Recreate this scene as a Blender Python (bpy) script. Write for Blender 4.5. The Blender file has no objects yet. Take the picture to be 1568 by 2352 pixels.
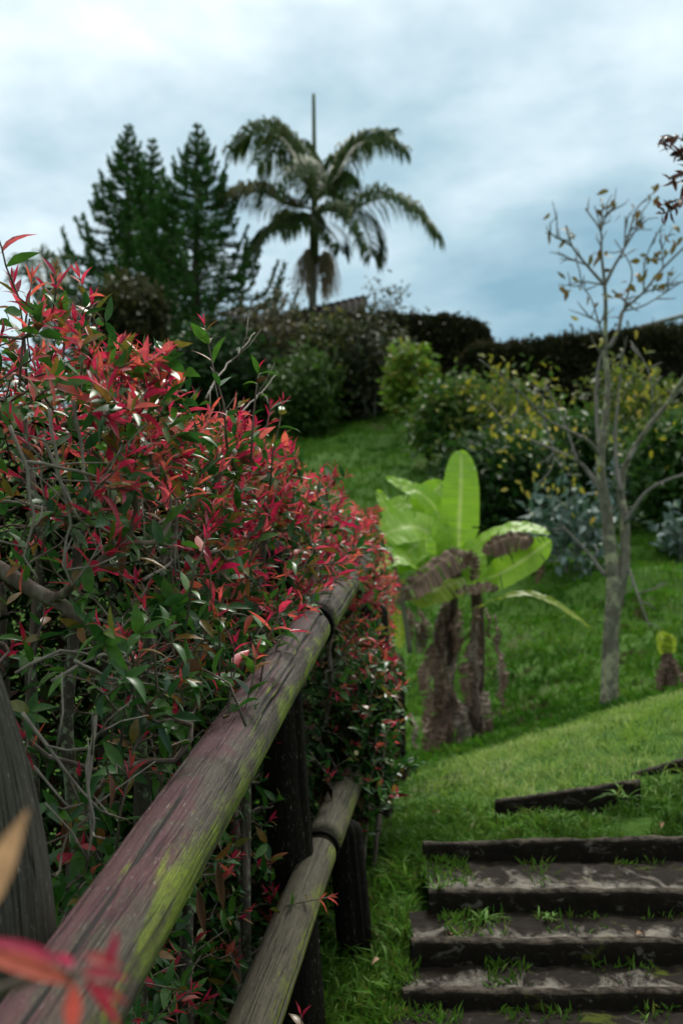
import bpy, math, random
import numpy as np
from mathutils import Vector, Matrix, noise as mnoise

rnd = random.Random(7)
rg = np.random.default_rng(11)
SC = bpy.context.scene
COL = SC.collection
R = math.radians
CZ = 1.6            # eye height
F = 2700.0          # focal length in design units (frame 1568 x 2352)
PITCH = math.atan(0.12)
cp, sp = math.cos(PITCH), math.sin(PITCH)

def at(px, py, Y):
    """world point seen in direction (px,py) standing at distance Y ahead"""
    dx = (px - 784) / F; dy = (1176 - py) / F
    fy = cp - sp * dy; fz = sp + cp * dy
    k = Y / fy
    return Vector((dx * k, Y, CZ + fz * k))

def nz(v):
    v = np.asarray(v, float); return v / np.maximum(np.linalg.norm(v, axis=-1, keepdims=True), 1e-9)

# ------------------------------------------------------------------ materials
def new_mat(name):
    m = bpy.data.materials.new(name); m.use_nodes = True
    nt = m.node_tree
    return m, nt, nt.nodes['Principled BSDF'], nt.nodes['Material Output']

def ramp(nt, cols, pos=None, fac=None):
    n = nt.nodes.new('ShaderNodeValToRGB')
    e = n.color_ramp.elements
    if pos is None: pos = [i / max(1, len(cols) - 1) for i in range(len(cols))]
    while len(e) < len(cols): e.new(0.5)
    for i, (c, p) in enumerate(zip(cols, pos)):
        e[i].position = p
        if not hasattr(c, '__len__'): c = (c, c, c)
        e[i].color = (*c[:3], 1)
    if fac is not None: nt.links.new(fac, n.inputs[0])
    return n

def noise(nt, scale, detail=4, vec=None, rough=.55, dist=0):
    n = nt.nodes.new('ShaderNodeTexNoise')
    n.inputs['Scale'].default_value = scale; n.inputs['Detail'].default_value = detail
    n.inputs['Roughness'].default_value = rough; n.inputs['Distortion'].default_value = dist
    if vec is not None: nt.links.new(vec, n.inputs['Vector'])
    return n

def mixc(nt, a, b, fac, mode='MIX'):
    n = nt.nodes.new('ShaderNodeMix'); n.data_type = 'RGBA'; n.blend_type = mode
    for sock, v in ((n.inputs[6], a), (n.inputs[7], b), (n.inputs[0], fac)):
        if isinstance(v, (int, float)): sock.default_value = v
        elif isinstance(v, tuple): sock.default_value = (*v[:3], 1)
        else: nt.links.new(v, sock)
    return n.outputs[2]

def math_(nt, op, a, b=None, c=None, clamp=False):
    n = nt.nodes.new('ShaderNodeMath'); n.operation = op; n.use_clamp = clamp
    for i, v in enumerate((a, b, c)):
        if v is None: continue
        if isinstance(v, (int, float)): n.inputs[i].default_value = v
        else: nt.links.new(v, n.inputs[i])
    return n.outputs[0]

def vmul(nt, vec, s):
    n = nt.nodes.new('ShaderNodeMapping'); n.inputs['Scale'].default_value = s
    nt.links.new(vec, n.inputs['Vector']); return n.outputs[0]

def texco(nt, out='Object'):
    return nt.nodes.new('ShaderNodeTexCoord').outputs[out]

def bump(nt, bs, height, strength=.4, dist=.01):
    n = nt.nodes.new('ShaderNodeBump'); n.inputs['Strength'].default_value = strength
    n.inputs['Distance'].default_value = dist
    nt.links.new(height, n.inputs['Height']); nt.links.new(n.outputs[0], bs.inputs['Normal'])

def leafmat(name, cols, trans=.35, rough=.35, spec=.5, big=None, coat=0):
    m, nt, bs, out = new_mat(name)
    g = nt.nodes.new('ShaderNodeNewGeometry')
    r = ramp(nt, cols, fac=g.outputs['Random Per Island'])
    c = r.outputs[0]
    if big:
        n = noise(nt, big[0], 3, texco(nt))
        rr = ramp(nt, [0, 1], [.4, .62], n.outputs[0])
        c = mixc(nt, c, big[1], rr.outputs[0])
    nn = noise(nt, 90 if rough < .5 else 14, 3, texco(nt))
    c = mixc(nt, c, ramp(nt, [.62, 1.18], [.3, .7], nn.outputs[0]).outputs[0], .8, 'MULTIPLY')
    nt.links.new(c, bs.inputs['Base Color'])
    bs.inputs['Roughness'].default_value = rough
    bs.inputs['Specular IOR Level'].default_value = spec
    if coat: bs.inputs['Coat Weight'].default_value = coat; bs.inputs['Coat Roughness'].default_value = .15
    if trans:
        t = nt.nodes.new('ShaderNodeBsdfTranslucent'); nt.links.new(c, t.inputs[0])
        ms = nt.nodes.new('ShaderNodeMixShader'); ms.inputs[0].default_value = trans
        nt.links.new(bs.outputs[0], ms.inputs[1]); nt.links.new(t.outputs[0], ms.inputs[2])
        nt.links.new(ms.outputs[0], out.inputs[0])
    return m

def barkmat(name, cols, scale=30, stretch=(1, 1, .25), rough=.85, patch=None, pscale=14, pos=None):
    m, nt, bs, out = new_mat(name)
    tc = texco(nt)
    n = noise(nt, scale, 6, vmul(nt, tc, stretch))
    c = ramp(nt, cols, pos, n.outputs[0]).outputs[0]
    if patch:
        p = noise(nt, pscale, 5, tc, .65)
        c = mixc(nt, c, patch, ramp(nt, [0, 1], [.52, .62], p.outputs[0]).outputs[0])
    nt.links.new(c, bs.inputs['Base Color']); bs.inputs['Roughness'].default_value = rough
    bs.inputs['Specular IOR Level'].default_value = .1
    bump(nt, bs, n.outputs[0], .6, .01)
    return m

M = {}
# the shrub's leaves
M['green'] = leafmat('shrub_green_leaf', [(.014, .06, .014), (.03, .11, .018), (.07, .18, .02), (.02, .08, .02)], .35, .4, .35, coat=.05)
M['olive'] = leafmat('shrub_turning_leaf', [(.11, .13, .02), (.20, .13, .025), (.26, .10, .03), (.10, .16, .02)], .35, .38, .45, coat=.08)
M['red'] = leafmat('shrub_crimson_leaf', [(.34, .008, .045), (.50, .015, .08), (.60, .04, .085), (.26, .006, .03)], .5, .38, .4, coat=.08)
M['salmon'] = leafmat('shrub_salmon_leaf', [(.66, .11, .08), (.62, .13, .07), (.64, .05, .11), (.68, .17, .12)], .52, .4, .4, coat=.08)
M['pale'] = leafmat('pale_pink_leaf', [(.50, .26, .20), (.55, .30, .18), (.50, .36, .14)], .4, .4, .4)
M['deadleaf'] = leafmat('dry_brown_leaf', [(.10, .045, .025), (.15, .07, .04), (.07, .03, .02)], .15, .7, .2)
M['twig'] = barkmat('shrub_twig_bark', [(.03, .02, .015), (.13, .10, .085), (.40, .36, .31)], 60, (1, 1, .4))
M['lichenbark'] = barkmat('lichen_bark', [(.015, .012, .01), (.06, .05, .042), (.12, .105, .09)], 55, (1, 1, .5), .9, (.17, .21, .14), 55)

def woodmat(name, cols, maroon, moss, dark=1.0):
    m, nt, bs, out = new_mat(name)
    uv = texco(nt, 'UV'); ob = texco(nt)
    grain = noise(nt, 1, 7, vmul(nt, uv, (95, 14, 1)), .75, .5)
    fine = noise(nt, 1, 4, vmul(nt, uv, (260, 46, 1)), .7)
    c = ramp(nt, cols, None, grain.outputs[0]).outputs[0]
    g = nt.nodes.new('ShaderNodeNewGeometry')
    sx = nt.nodes.new('ShaderNodeSeparateXYZ'); nt.links.new(g.outputs['Normal'], sx.inputs[0])
    big = noise(nt, 5.5, 5, ob, .65)
    med = noise(nt, 16, 5, ob, .7)
    if maroon:
        f = math_(nt, 'ADD', math_(nt, 'MULTIPLY', sx.outputs[2], .55), math_(nt, 'MULTIPLY', sx.outputs[0], -.25))
        f = math_(nt, 'ADD', f, math_(nt, 'MULTIPLY', math_(nt, 'SUBTRACT', big.outputs[0], .5), 2.2))
        f = math_(nt, 'ADD', f, math_(nt, 'MULTIPLY', math_(nt, 'SUBTRACT', med.outputs[0], .5), 1.2))
        rr = ramp(nt, [0, 1], [.30, .62], f)
        c = mixc(nt, c, maroon, math_(nt, 'MULTIPLY', rr.outputs[0], ramp(nt, [1, .35], [.42, .62], fine.outputs[0]).outputs[0]))
    if moss:
        f = math_(nt, 'ADD', math_(nt, 'MULTIPLY', sx.outputs[0], .5), math_(nt, 'MULTIPLY', sx.outputs[2], -.22))
        strip = noise(nt, 1, 5, vmul(nt, uv, (16, 7, 1)), .7)
        f = math_(nt, 'ADD', f, math_(nt, 'MULTIPLY', math_(nt, 'SUBTRACT', strip.outputs[0], .5), 1.6))
        f = math_(nt, 'ADD', f, math_(nt, 'MULTIPLY', math_(nt, 'SUBTRACT', big.outputs[0], .5), 1.6))
        rr = ramp(nt, [0, 1], [.30, .62], f)
        c = mixc(nt, c, moss, math_(nt, 'MULTIPLY', rr.outputs[0], ramp(nt, [.35, 1], [.36, .56], fine.outputs[0]).outputs[0]))
    spots = noise(nt, 1, 4, vmul(nt, uv, (110, 45, 1)), .7)
    c = mixc(nt, c, (.30, .30, .26), math_(nt, 'MULTIPLY', ramp(nt, [0, 1], [.60, .68], spots.outputs[0]).outputs[0], .55))
    cr = ramp(nt, [.25, 1], [.34, .46], fine.outputs[0]).outputs[0]
    c = mixc(nt, c, cr, .75, 'MULTIPLY')
    crack = noise(nt, 1, 2, vmul(nt, uv, (34, 1.3, 1)), .5, .4)
    line = ramp(nt, [1, .12, 1], [.462, .486, .51], crack.outputs[0]).outputs[0]
    c = mixc(nt, c, line, .92, 'MULTIPLY')
    atc = nt.nodes.new('ShaderNodeAttribute'); atc.attribute_name = 'crack'
    c = mixc(nt, c, (.006, .005, .004), ramp(nt, [0, .95], [.3, .85], atc.outputs['Fac']).outputs[0])
    nt.links.new(c, bs.inputs['Base Color']); bs.inputs['Roughness'].default_value = .7
    bs.inputs['Specular IOR Level'].default_value = .2 if maroon or moss else .06
    h = math_(nt, 'ADD', math_(nt, 'MULTIPLY', grain.outputs[0], .6), math_(nt, 'MULTIPLY', fine.outputs[0], .4))
    h = math_(nt, 'ADD', h, math_(nt, 'MULTIPLY', line, .8))
    bump(nt, bs, h, .55, .006)
    return m
M['rail'] = woodmat('weathered_log', [(.012, .009, .006), (.055, .043, .032), (.20, .17, .13)], (.075, .020, .029), (.16, .21, .010))
M['rail2'] = woodmat('weathered_grey_log', [(.014, .011, .007), (.07, .06, .038), (.21, .185, .125)], None, (.15, .17, .02))
M['post'] = woodmat('dark_wet_post', [(.004, .0035, .003), (.011, .009, .007), (.025, .02, .015)], None, None)
M['postgrey'] = woodmat('grey_post', [(.018, .017, .014), (.06, .056, .048), (.14, .13, .112)], None, None)

def concmat(name, base, pale, moss, pthr, scale=16, mthr=.6, front=False):
    m, nt, bs, out = new_mat(name)
    ob = texco(nt)
    n1 = noise(nt, scale * 2.2, 7, ob, .65); n2 = noise(nt, scale, 6, vmul(nt, ob, (1, .4, 2)), .7, .8); n3 = noise(nt, scale * .55, 5, ob, .7)
    c = ramp(nt, base, None, n1.outputs[0]).outputs[0]
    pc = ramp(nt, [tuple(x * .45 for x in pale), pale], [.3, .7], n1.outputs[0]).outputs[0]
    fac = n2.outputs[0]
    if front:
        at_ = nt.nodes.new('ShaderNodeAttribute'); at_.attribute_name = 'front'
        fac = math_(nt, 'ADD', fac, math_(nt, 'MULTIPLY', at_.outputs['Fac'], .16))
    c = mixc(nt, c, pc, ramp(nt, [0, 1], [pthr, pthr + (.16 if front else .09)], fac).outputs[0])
    c = mixc(nt, c, moss, ramp(nt, [0, .8], [mthr, mthr + .08], n3.outputs[0]).outputs[0])
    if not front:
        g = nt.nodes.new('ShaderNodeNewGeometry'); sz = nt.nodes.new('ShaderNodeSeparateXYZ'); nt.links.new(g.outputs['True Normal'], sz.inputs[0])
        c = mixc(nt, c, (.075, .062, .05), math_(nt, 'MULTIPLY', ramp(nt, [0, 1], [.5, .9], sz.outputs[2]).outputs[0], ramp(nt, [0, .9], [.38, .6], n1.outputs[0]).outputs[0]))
    nt.links.new(c, bs.inputs['Base Color']); bs.inputs['Roughness'].default_value = .9
    bs.inputs['Specular IOR Level'].default_value = .06
    bump(nt, bs, n1.outputs[0], .7, .012)
    return m
M['kerb'] = concmat('algae_black_concrete', [(.005, .004, .003), (.011, .009, .007), (.022, .018, .014)], (.12, .105, .09), (.045, .055, .006), .575, 15, .60)
M['tread'] = concmat('stained_shaded_tread', [(.006, .005, .004), (.014, .011, .009), (.035, .029, .022)], (.20, .18, .155), (.05, .065, .006), .53, 13, .60, True)

# ground
m, nt, bs, out = new_mat('grassy_soil')
ob = texco(nt)
n1 = noise(nt, 22, 6, ob, .7); n2 = noise(nt, .8, 5, ob, .6)
c = ramp(nt, [(.022, .05, .008), (.04, .095, .012), (.075, .14, .02)], None, n1.outputs[0]).outputs[0]
c = mixc(nt, c, (.065, .052, .03), ramp(nt, [0, .75], [.56, .70], n2.outputs[0]).outputs[0])
nt.links.new(c, bs.inputs['Base Color']); bs.inputs['Roughness'].default_value = .95
bs.inputs['Specular IOR Level'].default_value = .1
bump(nt, bs, n1.outputs[0], .8, .03)
M['ground'] = m
M['grass'] = leafmat('grass_blade', [(.06, .17, .014), (.09, .23, .022), (.14, .27, .035), (.06, .14, .014), (.20, .23, .05)], .3, .6, .15, big=(2.2, (.05, .12, .012)))
M['grasspale'] = leafmat('sun_patch_painted_grass', [(.22, .38, .06), (.36, .44, .14), (.44, .48, .22), (.26, .40, .08)], .35, .6, .15, big=(1.8, (.22, .36, .05)))  # soft sun patch on the crest, put into a paler grass colour
M['grasshill'] = leafmat('hill_grass', [(.045, .16, .010), (.09, .23, .014), (.12, .26, .022), (.05, .15, .012), (.16, .22, .035)], .3, .7, .06, big=(.9, (.03, .10, .008)))
M['weed'] = leafmat('weed_blade', [(.05, .17, .03), (.08, .22, .05)], .3, .4, .4)

# ------------------------------------------------------------------ mesh helpers
class MB:
    def __init__(s): s.v = []; s.f = []; s.uv = []; s.n = 0; s.m = []
    def add(s, verts, faces, mi=0, uv=None):
        verts = np.asarray(verts, float).reshape(-1, 3)
        s.v.append(verts)
        for f in faces: s.f.append(tuple(int(i) + s.n for i in f)); s.m.append(mi)
        if uv is not None: s.uv.extend(uv)
        s.n += len(verts)
    def tube(s, pts, rad, n=6, cap=True, mi=0):
        pts = np.asarray([tuple(p) for p in pts], float); k = len(pts)
        rad = np.broadcast_to(np.asarray(rad, float), (k,))
        T = nz(np.gradient(pts, axis=0))
        a = np.array([0, 0, 1.]) if abs(T[0][2]) < .9 else np.array([1., 0, 0])
        u = nz(np.cross(T[0], a)); vs = []
        an = np.linspace(0, 2 * math.pi, n, endpoint=False)
        for i in range(k):
            u = u - T[i] * np.dot(u, T[i]); u = u / max(np.linalg.norm(u), 1e-9)
            w = np.cross(T[i], u)
            vs.append(pts[i] + rad[i] * (np.cos(an)[:, None] * u + np.sin(an)[:, None] * w))
        fs = [(i * n + j, i * n + (j + 1) % n, (i + 1) * n + (j + 1) % n, (i + 1) * n + j) for i in range(k - 1) for j in range(n)]
        if cap: fs.append(tuple(range(n - 1, -1, -1))); fs.append(tuple((k - 1) * n + j for j in range(n)))
        s.add(np.concatenate(vs), fs, mi)
    def box(s, c, d, rot=None, mi=0):
        v = np.array([(x, y, z) for x in (-.5, .5) for y in (-.5, .5) for z in (-.5, .5)]) * np.asarray(d, float)
        if rot is not None: v = v @ np.asarray(rot, float).T
        s.add(v + np.asarray(tuple(c)), [(0, 1, 3, 2), (4, 6, 7, 5), (0, 4, 5, 1), (2, 3, 7, 6), (0, 2, 6, 4), (1, 5, 7, 3)], mi)
    def build(s, name, mats, parent=None, smooth=True):
        v = np.concatenate(s.v) if s.v else np.zeros((0, 3))
        return mesh_obj(name, v, s.f, mats, parent, smooth, s.m if any(s.m) else None)

def mesh_obj(name, v, f, mats, parent=None, smooth=True, mi=None):
    me = bpy.data.meshes.new(name)
    me.from_pydata(v.tolist() if hasattr(v, 'tolist') else v, [], f)
    return fin(name, me, mats, parent, smooth, mi)

def fin(name, me, mats, parent, smooth, mi=None):
    if not isinstance(mats, (list, tuple)): mats = [mats]
    for q in mats: me.materials.append(q)
    if mi is not None: me.polygons.foreach_set('material_index', mi)
    if smooth: me.polygons.foreach_set('use_smooth', [True] * len(me.polygons))
    o = bpy.data.objects.new(name, me); COL.objects.link(o)
    if parent is not None:
        o.parent = parent
        bl = parent.get('_base')
        o.matrix_parent_inverse = Matrix.Translation(-Vector(parent.location))
    return o

def fast_obj(name, V, Q, mats, parent=None, smooth=True, mi=None):
    """V (n,3); Q (m,k) index array with constant k"""
    me = bpy.data.meshes.new(name)
    Q = np.asarray(Q, np.int32); k = Q.shape[1]
    me.vertices.add(len(V)); me.vertices.foreach_set('co', np.asarray(V, np.float32).ravel())
    me.loops.add(Q.size); me.loops.foreach_set('vertex_index', Q.ravel())
    me.polygons.add(len(Q)); me.polygons.foreach_set('loop_start', np.arange(0, Q.size, k, dtype=np.int32))
    me.update(calc_edges=True)
    return fin(name, me, mats, parent, smooth, mi)

def thing(name, label, cat, loc, group=None):
    o = bpy.data.objects.new(name, None); COL.objects.link(o)
    o.location = tuple(loc); o.empty_display_size = .2
    o['label'] = label; o['category'] = cat
    if group: o['group'] = group
    return o
def tag(o, label, cat, group=None):
    o['label'] = label; o['category'] = cat
    if group: o['group'] = group
    return o

ST = np.array([0, .12, .3, .52, .76, 1.0])
PROF = np.array([.05, .55, .95, 1.0, .62, .02])
def blades(P, D, N, L, W, curl, fold, prof=PROF):
    """curved two-sided leaves: P base, D direction, N upper-side normal"""
    P = np.asarray(P, float); D = nz(D); S = nz(np.cross(D, np.asarray(N, float))); N = np.cross(S, D)
    L = np.asarray(L)[:, None, None]; W = np.asarray(W)[:, None, None]
    curl = np.asarray(curl)[:, None, None]; fold = np.asarray(fold)[:, None, None]
    t = ST[None, :, None]; pr = prof[None, :, None]
    mid = P[:, None] + D[:, None] * (L * t * (1 - .25 * np.abs(curl) * t)) - N[:, None] * (curl * L * t * t)
    e = W * .5 * pr
    l = mid + S[:, None] * e * (1 - .3 * fold) + N[:, None] * e * fold
    r = mid - S[:, None] * e * (1 - .3 * fold) + N[:, None] * e * fold
    k = len(ST)
    V = np.stack([l, mid, r], 2).reshape(-1, 3)
    q = []
    for i in range(k - 1):
        for j in range(2):
            a = i * 3 + j; q.append((a, a + 1, a + 4, a + 3))
    q = np.array(q)
    Q = (np.arange(len(P)) * (k * 3))[:, None, None] + q[None]
    return V, Q.reshape(-1, 4)

def kites(P, D, N, L, W, fold=.2, mid=.45):
    P = np.asarray(P, float); D = nz(D); S = nz(np.cross(D, N)); N2 = np.cross(S, D)
    L = np.broadcast_to(np.asarray(L, float), (len(P),))[:, None]; W = np.broadcast_to(np.asarray(W, float), (len(P),))[:, None]
    b = P; t = P + D * L - N2 * L * fold * .6
    l = P + D * L * mid + S * W * .5 + N2 * W * fold; r = P + D * L * mid - S * W * .5 + N2 * W * fold
    V = np.stack([b, l, t, r], 1).reshape(-1, 3)
    i = np.arange(len(P))[:, None] * 4
    Q = np.concatenate([i + np.array([0, 1, 2]), i + np.array([0, 2, 3])])
    return V, Q

def rdir(n): return nz(rg.normal(size=(n, 3)))

# ---------------------------------------------------------- branching growth
def grow(roots, targets, seg, rtip=.0012, pw=2.3, rmax=.03, up=.35, jit=.12, rg=rg, back=.6):
    """roots: polylines; targets reached from the nearest branch. returns nodes,parents,radii,tips"""
    P = []; par = []; dr = []
    for line in roots:
        line = [np.array(tuple(p), float) for p in line]; prev = -1
        for a, b in zip(line[:-1], line[1:]):
            n = max(1, int(np.linalg.norm(b - a) / seg))
            for i in range(n):
                P.append(a + (b - a) * i / n); par.append(prev); prev = len(P) - 1; dr.append(nz(b - a))
        P.append(line[-1]); par.append(prev); dr.append(nz(line[-1] - line[-2]))
    cap = len(P) + 400000 // 10
    A = np.zeros((cap, 3)); Dv = np.zeros((cap, 3)); n = len(P)
    A[:n] = P; Dv[:n] = dr; par = list(par)
    T = np.asarray(targets)
    rootp = np.array(P)
    order = np.argsort([np.min(np.linalg.norm(rootp - t, axis=1)) for t in T])
    tips = []
    for ti in order:
        t = T[ti]
        d = t - A[:n]; dist = np.linalg.norm(d, axis=1) + 1e-6
        cosa = np.sum(d * Dv[:n], axis=1) / dist
        cost = dist * (1 + back * (1 - cosa)) + np.maximum(0, -d[:, 2]) * .8
        i = int(np.argmin(cost)); L = dist[i]
        k = max(2, int(L / seg)); p0 = A[i].copy(); d0 = Dv[i]
        t0 = nz(d0 * .7 + d[i] / L * .9) * L; t1 = nz(d[i] / L + np.array([0, 0, up]) ) * L
        prev = i
        for s in range(1, k + 1):
            u = s / k; h1 = 2*u**3-3*u**2+1; h2 = u**3-2*u**2+u; h3 = -2*u**3+3*u**2; h4 = u**3-u**2
            p = h1*p0 + h2*t0 + h3*t + h4*t1
            if s < k: p = p + rg.normal(size=3) * jit * seg
            if n >= cap: break
            A[n] = p; Dv[n] = nz(p - A[prev]); par.append(prev); prev = n; n += 1
        tips.append(prev)
    par = np.array(par[:n]); acc = np.zeros(n); hasch = np.zeros(n, bool)
    for i in range(n - 1, -1, -1):
        if acc[i] == 0: acc[i] = rtip ** pw
        if par[i] >= 0: acc[par[i]] += acc[i] if True else 0
    rad = np.minimum(acc ** (1 / pw), rmax)
    return A[:n], par, rad, tips, Dv[:n]

def branch_mesh(mb, P, par, rad, sides=5, rmin=0):
    n = len(P); best = {}
    for i in range(n):
        p = par[i]
        if p >= 0 and (p not in best or rad[i] > rad[best[p]]): best[p] = i
    for i in range(n):
        p = par[i]
        if p < 0 or best[p] != i:
            ch = [p, i] if p >= 0 else [i]
            while ch[-1] in best: ch.append(best[ch[-1]])
            if len(ch) < 2: continue
            rr = rad[ch].copy()
            if p >= 0: rr[0] = rr[1]
            s = sides if rr.max() < .008 else max(sides, 8)
            mb.tube(P[ch], np.maximum(rr, rmin), s, cap=False)

# ------------------------------------------------------------------ terrain
_py = np.array([-300, -60, -5, 0, 2, 3, 4, 5, 6, 8, 9.5, 11, 15, 22, 30, 34, 45, 400.])
_pz = np.array([-9, -7, -2.3, -1.55, -1.1, -.90, -.68, -.74, -.78, -.92, -1.0, -.82, .38, 3.0, 6.1, 7.0, 7.4, 7.4])
_ly = np.array([-300, 4, 5, 6, 9, 15, 30, 60, 400.]); _lz = np.array([0, 0, .2, .33, .27, .2, .1, 0, 0.])
_fy = np.arange(-40, 80, .05)
def _smooth(a, k):
    ker = np.ones(k) / k; return np.convolve(np.pad(a, k // 2, mode='edge'), ker, 'valid')[:len(a)]
_fp = _smooth(np.interp(_fy, _py, _pz), 21); _fl = _smooth(np.interp(_fy, _ly, _lz), 21)
def sstep(a, b, x): t = np.clip((x - a) / (b - a), 0, 1); return t * t * (3 - 2 * t)
def ground(x, y):
    x = np.asarray(x, float); y = np.asarray(y, float)
    p = np.where(np.abs(y) < 39.9, np.interp(y, _fy, _fp), np.interp(y, _py, _pz))
    l = np.where(y < 79, np.interp(y, _fy, _fl), 0)
    xx = np.where(x > 0, 6 * np.tanh(x / 6), 2 * np.tanh(x / 2))
    z = p + l * xx
    z = z - .15 * sstep(.12, .25, x - (y - 3) * .12) * (1 - sstep(1.6, 1.8, x)) * sstep(2.0, 2.3, y) * (1 - sstep(3.95, 4.1, y))
    z = z - .07 * (1 - sstep(.0, .22, x)) * sstep(1.5, 2.5, y) * (1 - sstep(4, 5, y))
    z = z + .06 * sstep(.45, .7, x) * sstep(4.0, 4.2, y) * (1 - sstep(4.40, 4.47, y))
    hill = sstep(8.5, 12, y) * (1 - sstep(45, 60, y))
    z = z + hill * (.10 * np.sin(y * 5.2 + 1.6 * np.sin(x * .9) + .7 * x) * (.5 + .5 * np.sin(x * 1.3 + y * .7)) + .09 * np.sin(x * 2.1 + y * 1.1) * np.sin(y * 2.3 - x))
    z = z + .012 * np.sin(x * 9 + 3 * np.sin(y * 4)) * np.sin(y * 8 + 2 * np.sin(x * 5))
    return z + CZ
def gz(x, y): return float(ground(x, y))

xs = np.concatenate([[-400, -150, -60, -30, -18, -12, -9], np.arange(-7, -1, .25), np.arange(-1, 3, .045), np.arange(3, 14, .16), [15, 17, 20, 26, 40, 80, 200, 400]])
ys = np.concatenate([[-300, -100, -40, -15, -6], np.arange(-3, 1.5, .15), np.arange(1.5, 7, .045), np.arange(7, 38, .11), [39, 41, 44, 50, 65, 100, 200, 400]])
X, Y = np.meshgrid(xs, ys); Z = ground(X, Y)
nx, ny = len(xs), len(ys)
ii = (np.arange(ny - 1)[:, None] * nx + np.arange(nx - 1)[None]).ravel()
Q = np.stack([ii, ii + 1, ii + nx + 1, ii + nx], 1)
o = fast_obj('hillside', np.stack([X, Y, Z], -1).reshape(-1, 3), Q, M['ground']); o['kind'] = 'structure'

# grass
def rail_x(y): return .115 * y - .41
def grass(name, n, xr, yr, L, W, mat, keep, lean=.5, clump=0):
    x = rg.uniform(*xr, n); y = rg.uniform(*yr, n)
    if clump:
        m_ = max(1, n // clump); cx = rg.uniform(*xr, m_); cy = rg.uniform(*yr, m_); k = rg.integers(0, m_, n)
        s = (xr[1] - xr[0]) * .004 + .02
        x = cx[k] + rg.normal(size=n) * s; y = cy[k] + rg.normal(size=n) * s
    k = keep(x, y); x = x[k]; y = y[k]; n = len(x)
    P = np.stack([x, y, ground(x, y) - .004], 1)
    az = rg.uniform(0, 2 * math.pi, n); ln = np.abs(rg.normal(size=n)) * lean
    D = nz(np.stack([np.cos(az) * ln, np.sin(az) * ln, np.ones(n)], 1))
    S = nz(np.cross(D, rdir(n)))
    Ls = (rg.uniform(*L, n))[:, None]; Ws = (rg.uniform(*W, n))[:, None]
    H = np.stack([np.cos(az), np.sin(az), -.3 * np.ones(n)], 1)
    m1 = P + D * Ls * .55; t = P + D * Ls * .85 + H * Ls * rg.uniform(.1, .55, n)[:, None]
    V = np.stack([P - S * Ws * .4, P + S * Ws * .4, m1 + S * Ws * .5, m1 - S * Ws * .5, t], 1).reshape(-1, 3)
    b = np.arange(n)[:, None] * 5
    T = np.concatenate([b + np.array([0, 1, 2]), b + np.array([0, 2, 3]), b + np.array([3, 2, 4])])
    o = fast_obj(name, V, T, mat, None, True); o['kind'] = 'stuff'
    return o
def instep(x, y): return (x > .17 + (y - 3) * .13) & (x < 1.75) & (y > 2.1) & (y < 3.93)
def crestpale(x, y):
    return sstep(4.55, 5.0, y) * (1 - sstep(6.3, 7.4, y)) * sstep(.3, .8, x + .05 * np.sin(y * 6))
def k_near(x, y):
    r = rg.random(len(x)); d = np.clip(.55 + .5 * np.sin(x * 7 + 2 * np.sin(y * 5)) * np.sin(y * 6 + x * 3), .15, 1)
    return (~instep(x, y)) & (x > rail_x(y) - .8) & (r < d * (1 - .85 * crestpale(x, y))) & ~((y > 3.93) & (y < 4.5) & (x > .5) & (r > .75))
grass('lawn_grass', 62000, (-1.2, 2.6), (1.6, 8.5), (.02, .075), (.004, .009), M['grass'], k_near, .8, 14)
grass('verge_grass', 34000, (-.55, .5), (1.9, 5.2), (.025, .10), (.004, .010), M['grass'], lambda x, y: (~instep(x + .04, y)) & (x > rail_x(y) - .35) & (rg.random(len(x)) < .35 + .65 * np.clip(np.sin(x * 13 + y * 4) * np.sin(y * 11 - x * 5) + .4, 0, 1)), .7, 9)
grass('upper_step_grass', 11000, (.25, 2.1), (3.95, 4.85), (.02, .07), (.004, .009), M['grass'], lambda x, y: np.sin(x * 17 + y * 9) + np.sin(x * 7 - y * 23) > -.6, .7, 9)
grass('sun_patch_grass', 26000, (.1, 3.2), (4.4, 8.0), (.03, .085), (.003, .006), M['grasspale'], lambda x, y: rg.random(len(x)) < crestpale(x, y), .5, 10)
M['drytuft'] = leafmat('dry_brown_grass', [(.06, .045, .025), (.10, .075, .04), (.05, .06, .02)], .2, .8, .05)
grass('dry_tufts', 5200, (1.2, 5), (8.3, 13), (.04, .11), (.008, .016), M['drytuft'], lambda x, y: np.sin(x * 5 + 2 * np.sin(y * 3)) * np.sin(y * 6 + x) > .1, .9, 22)
grass('hill_grass', 90000, (-1.5, 9), (8, 31), (.05, .16), (.012, .03), M['grasshill'],
      lambda x, y: (np.abs(x - .12 * y) < .22 * y + 1) & (rg.random(len(x)) < .25 + 9 / y), .6, 6)

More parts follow.
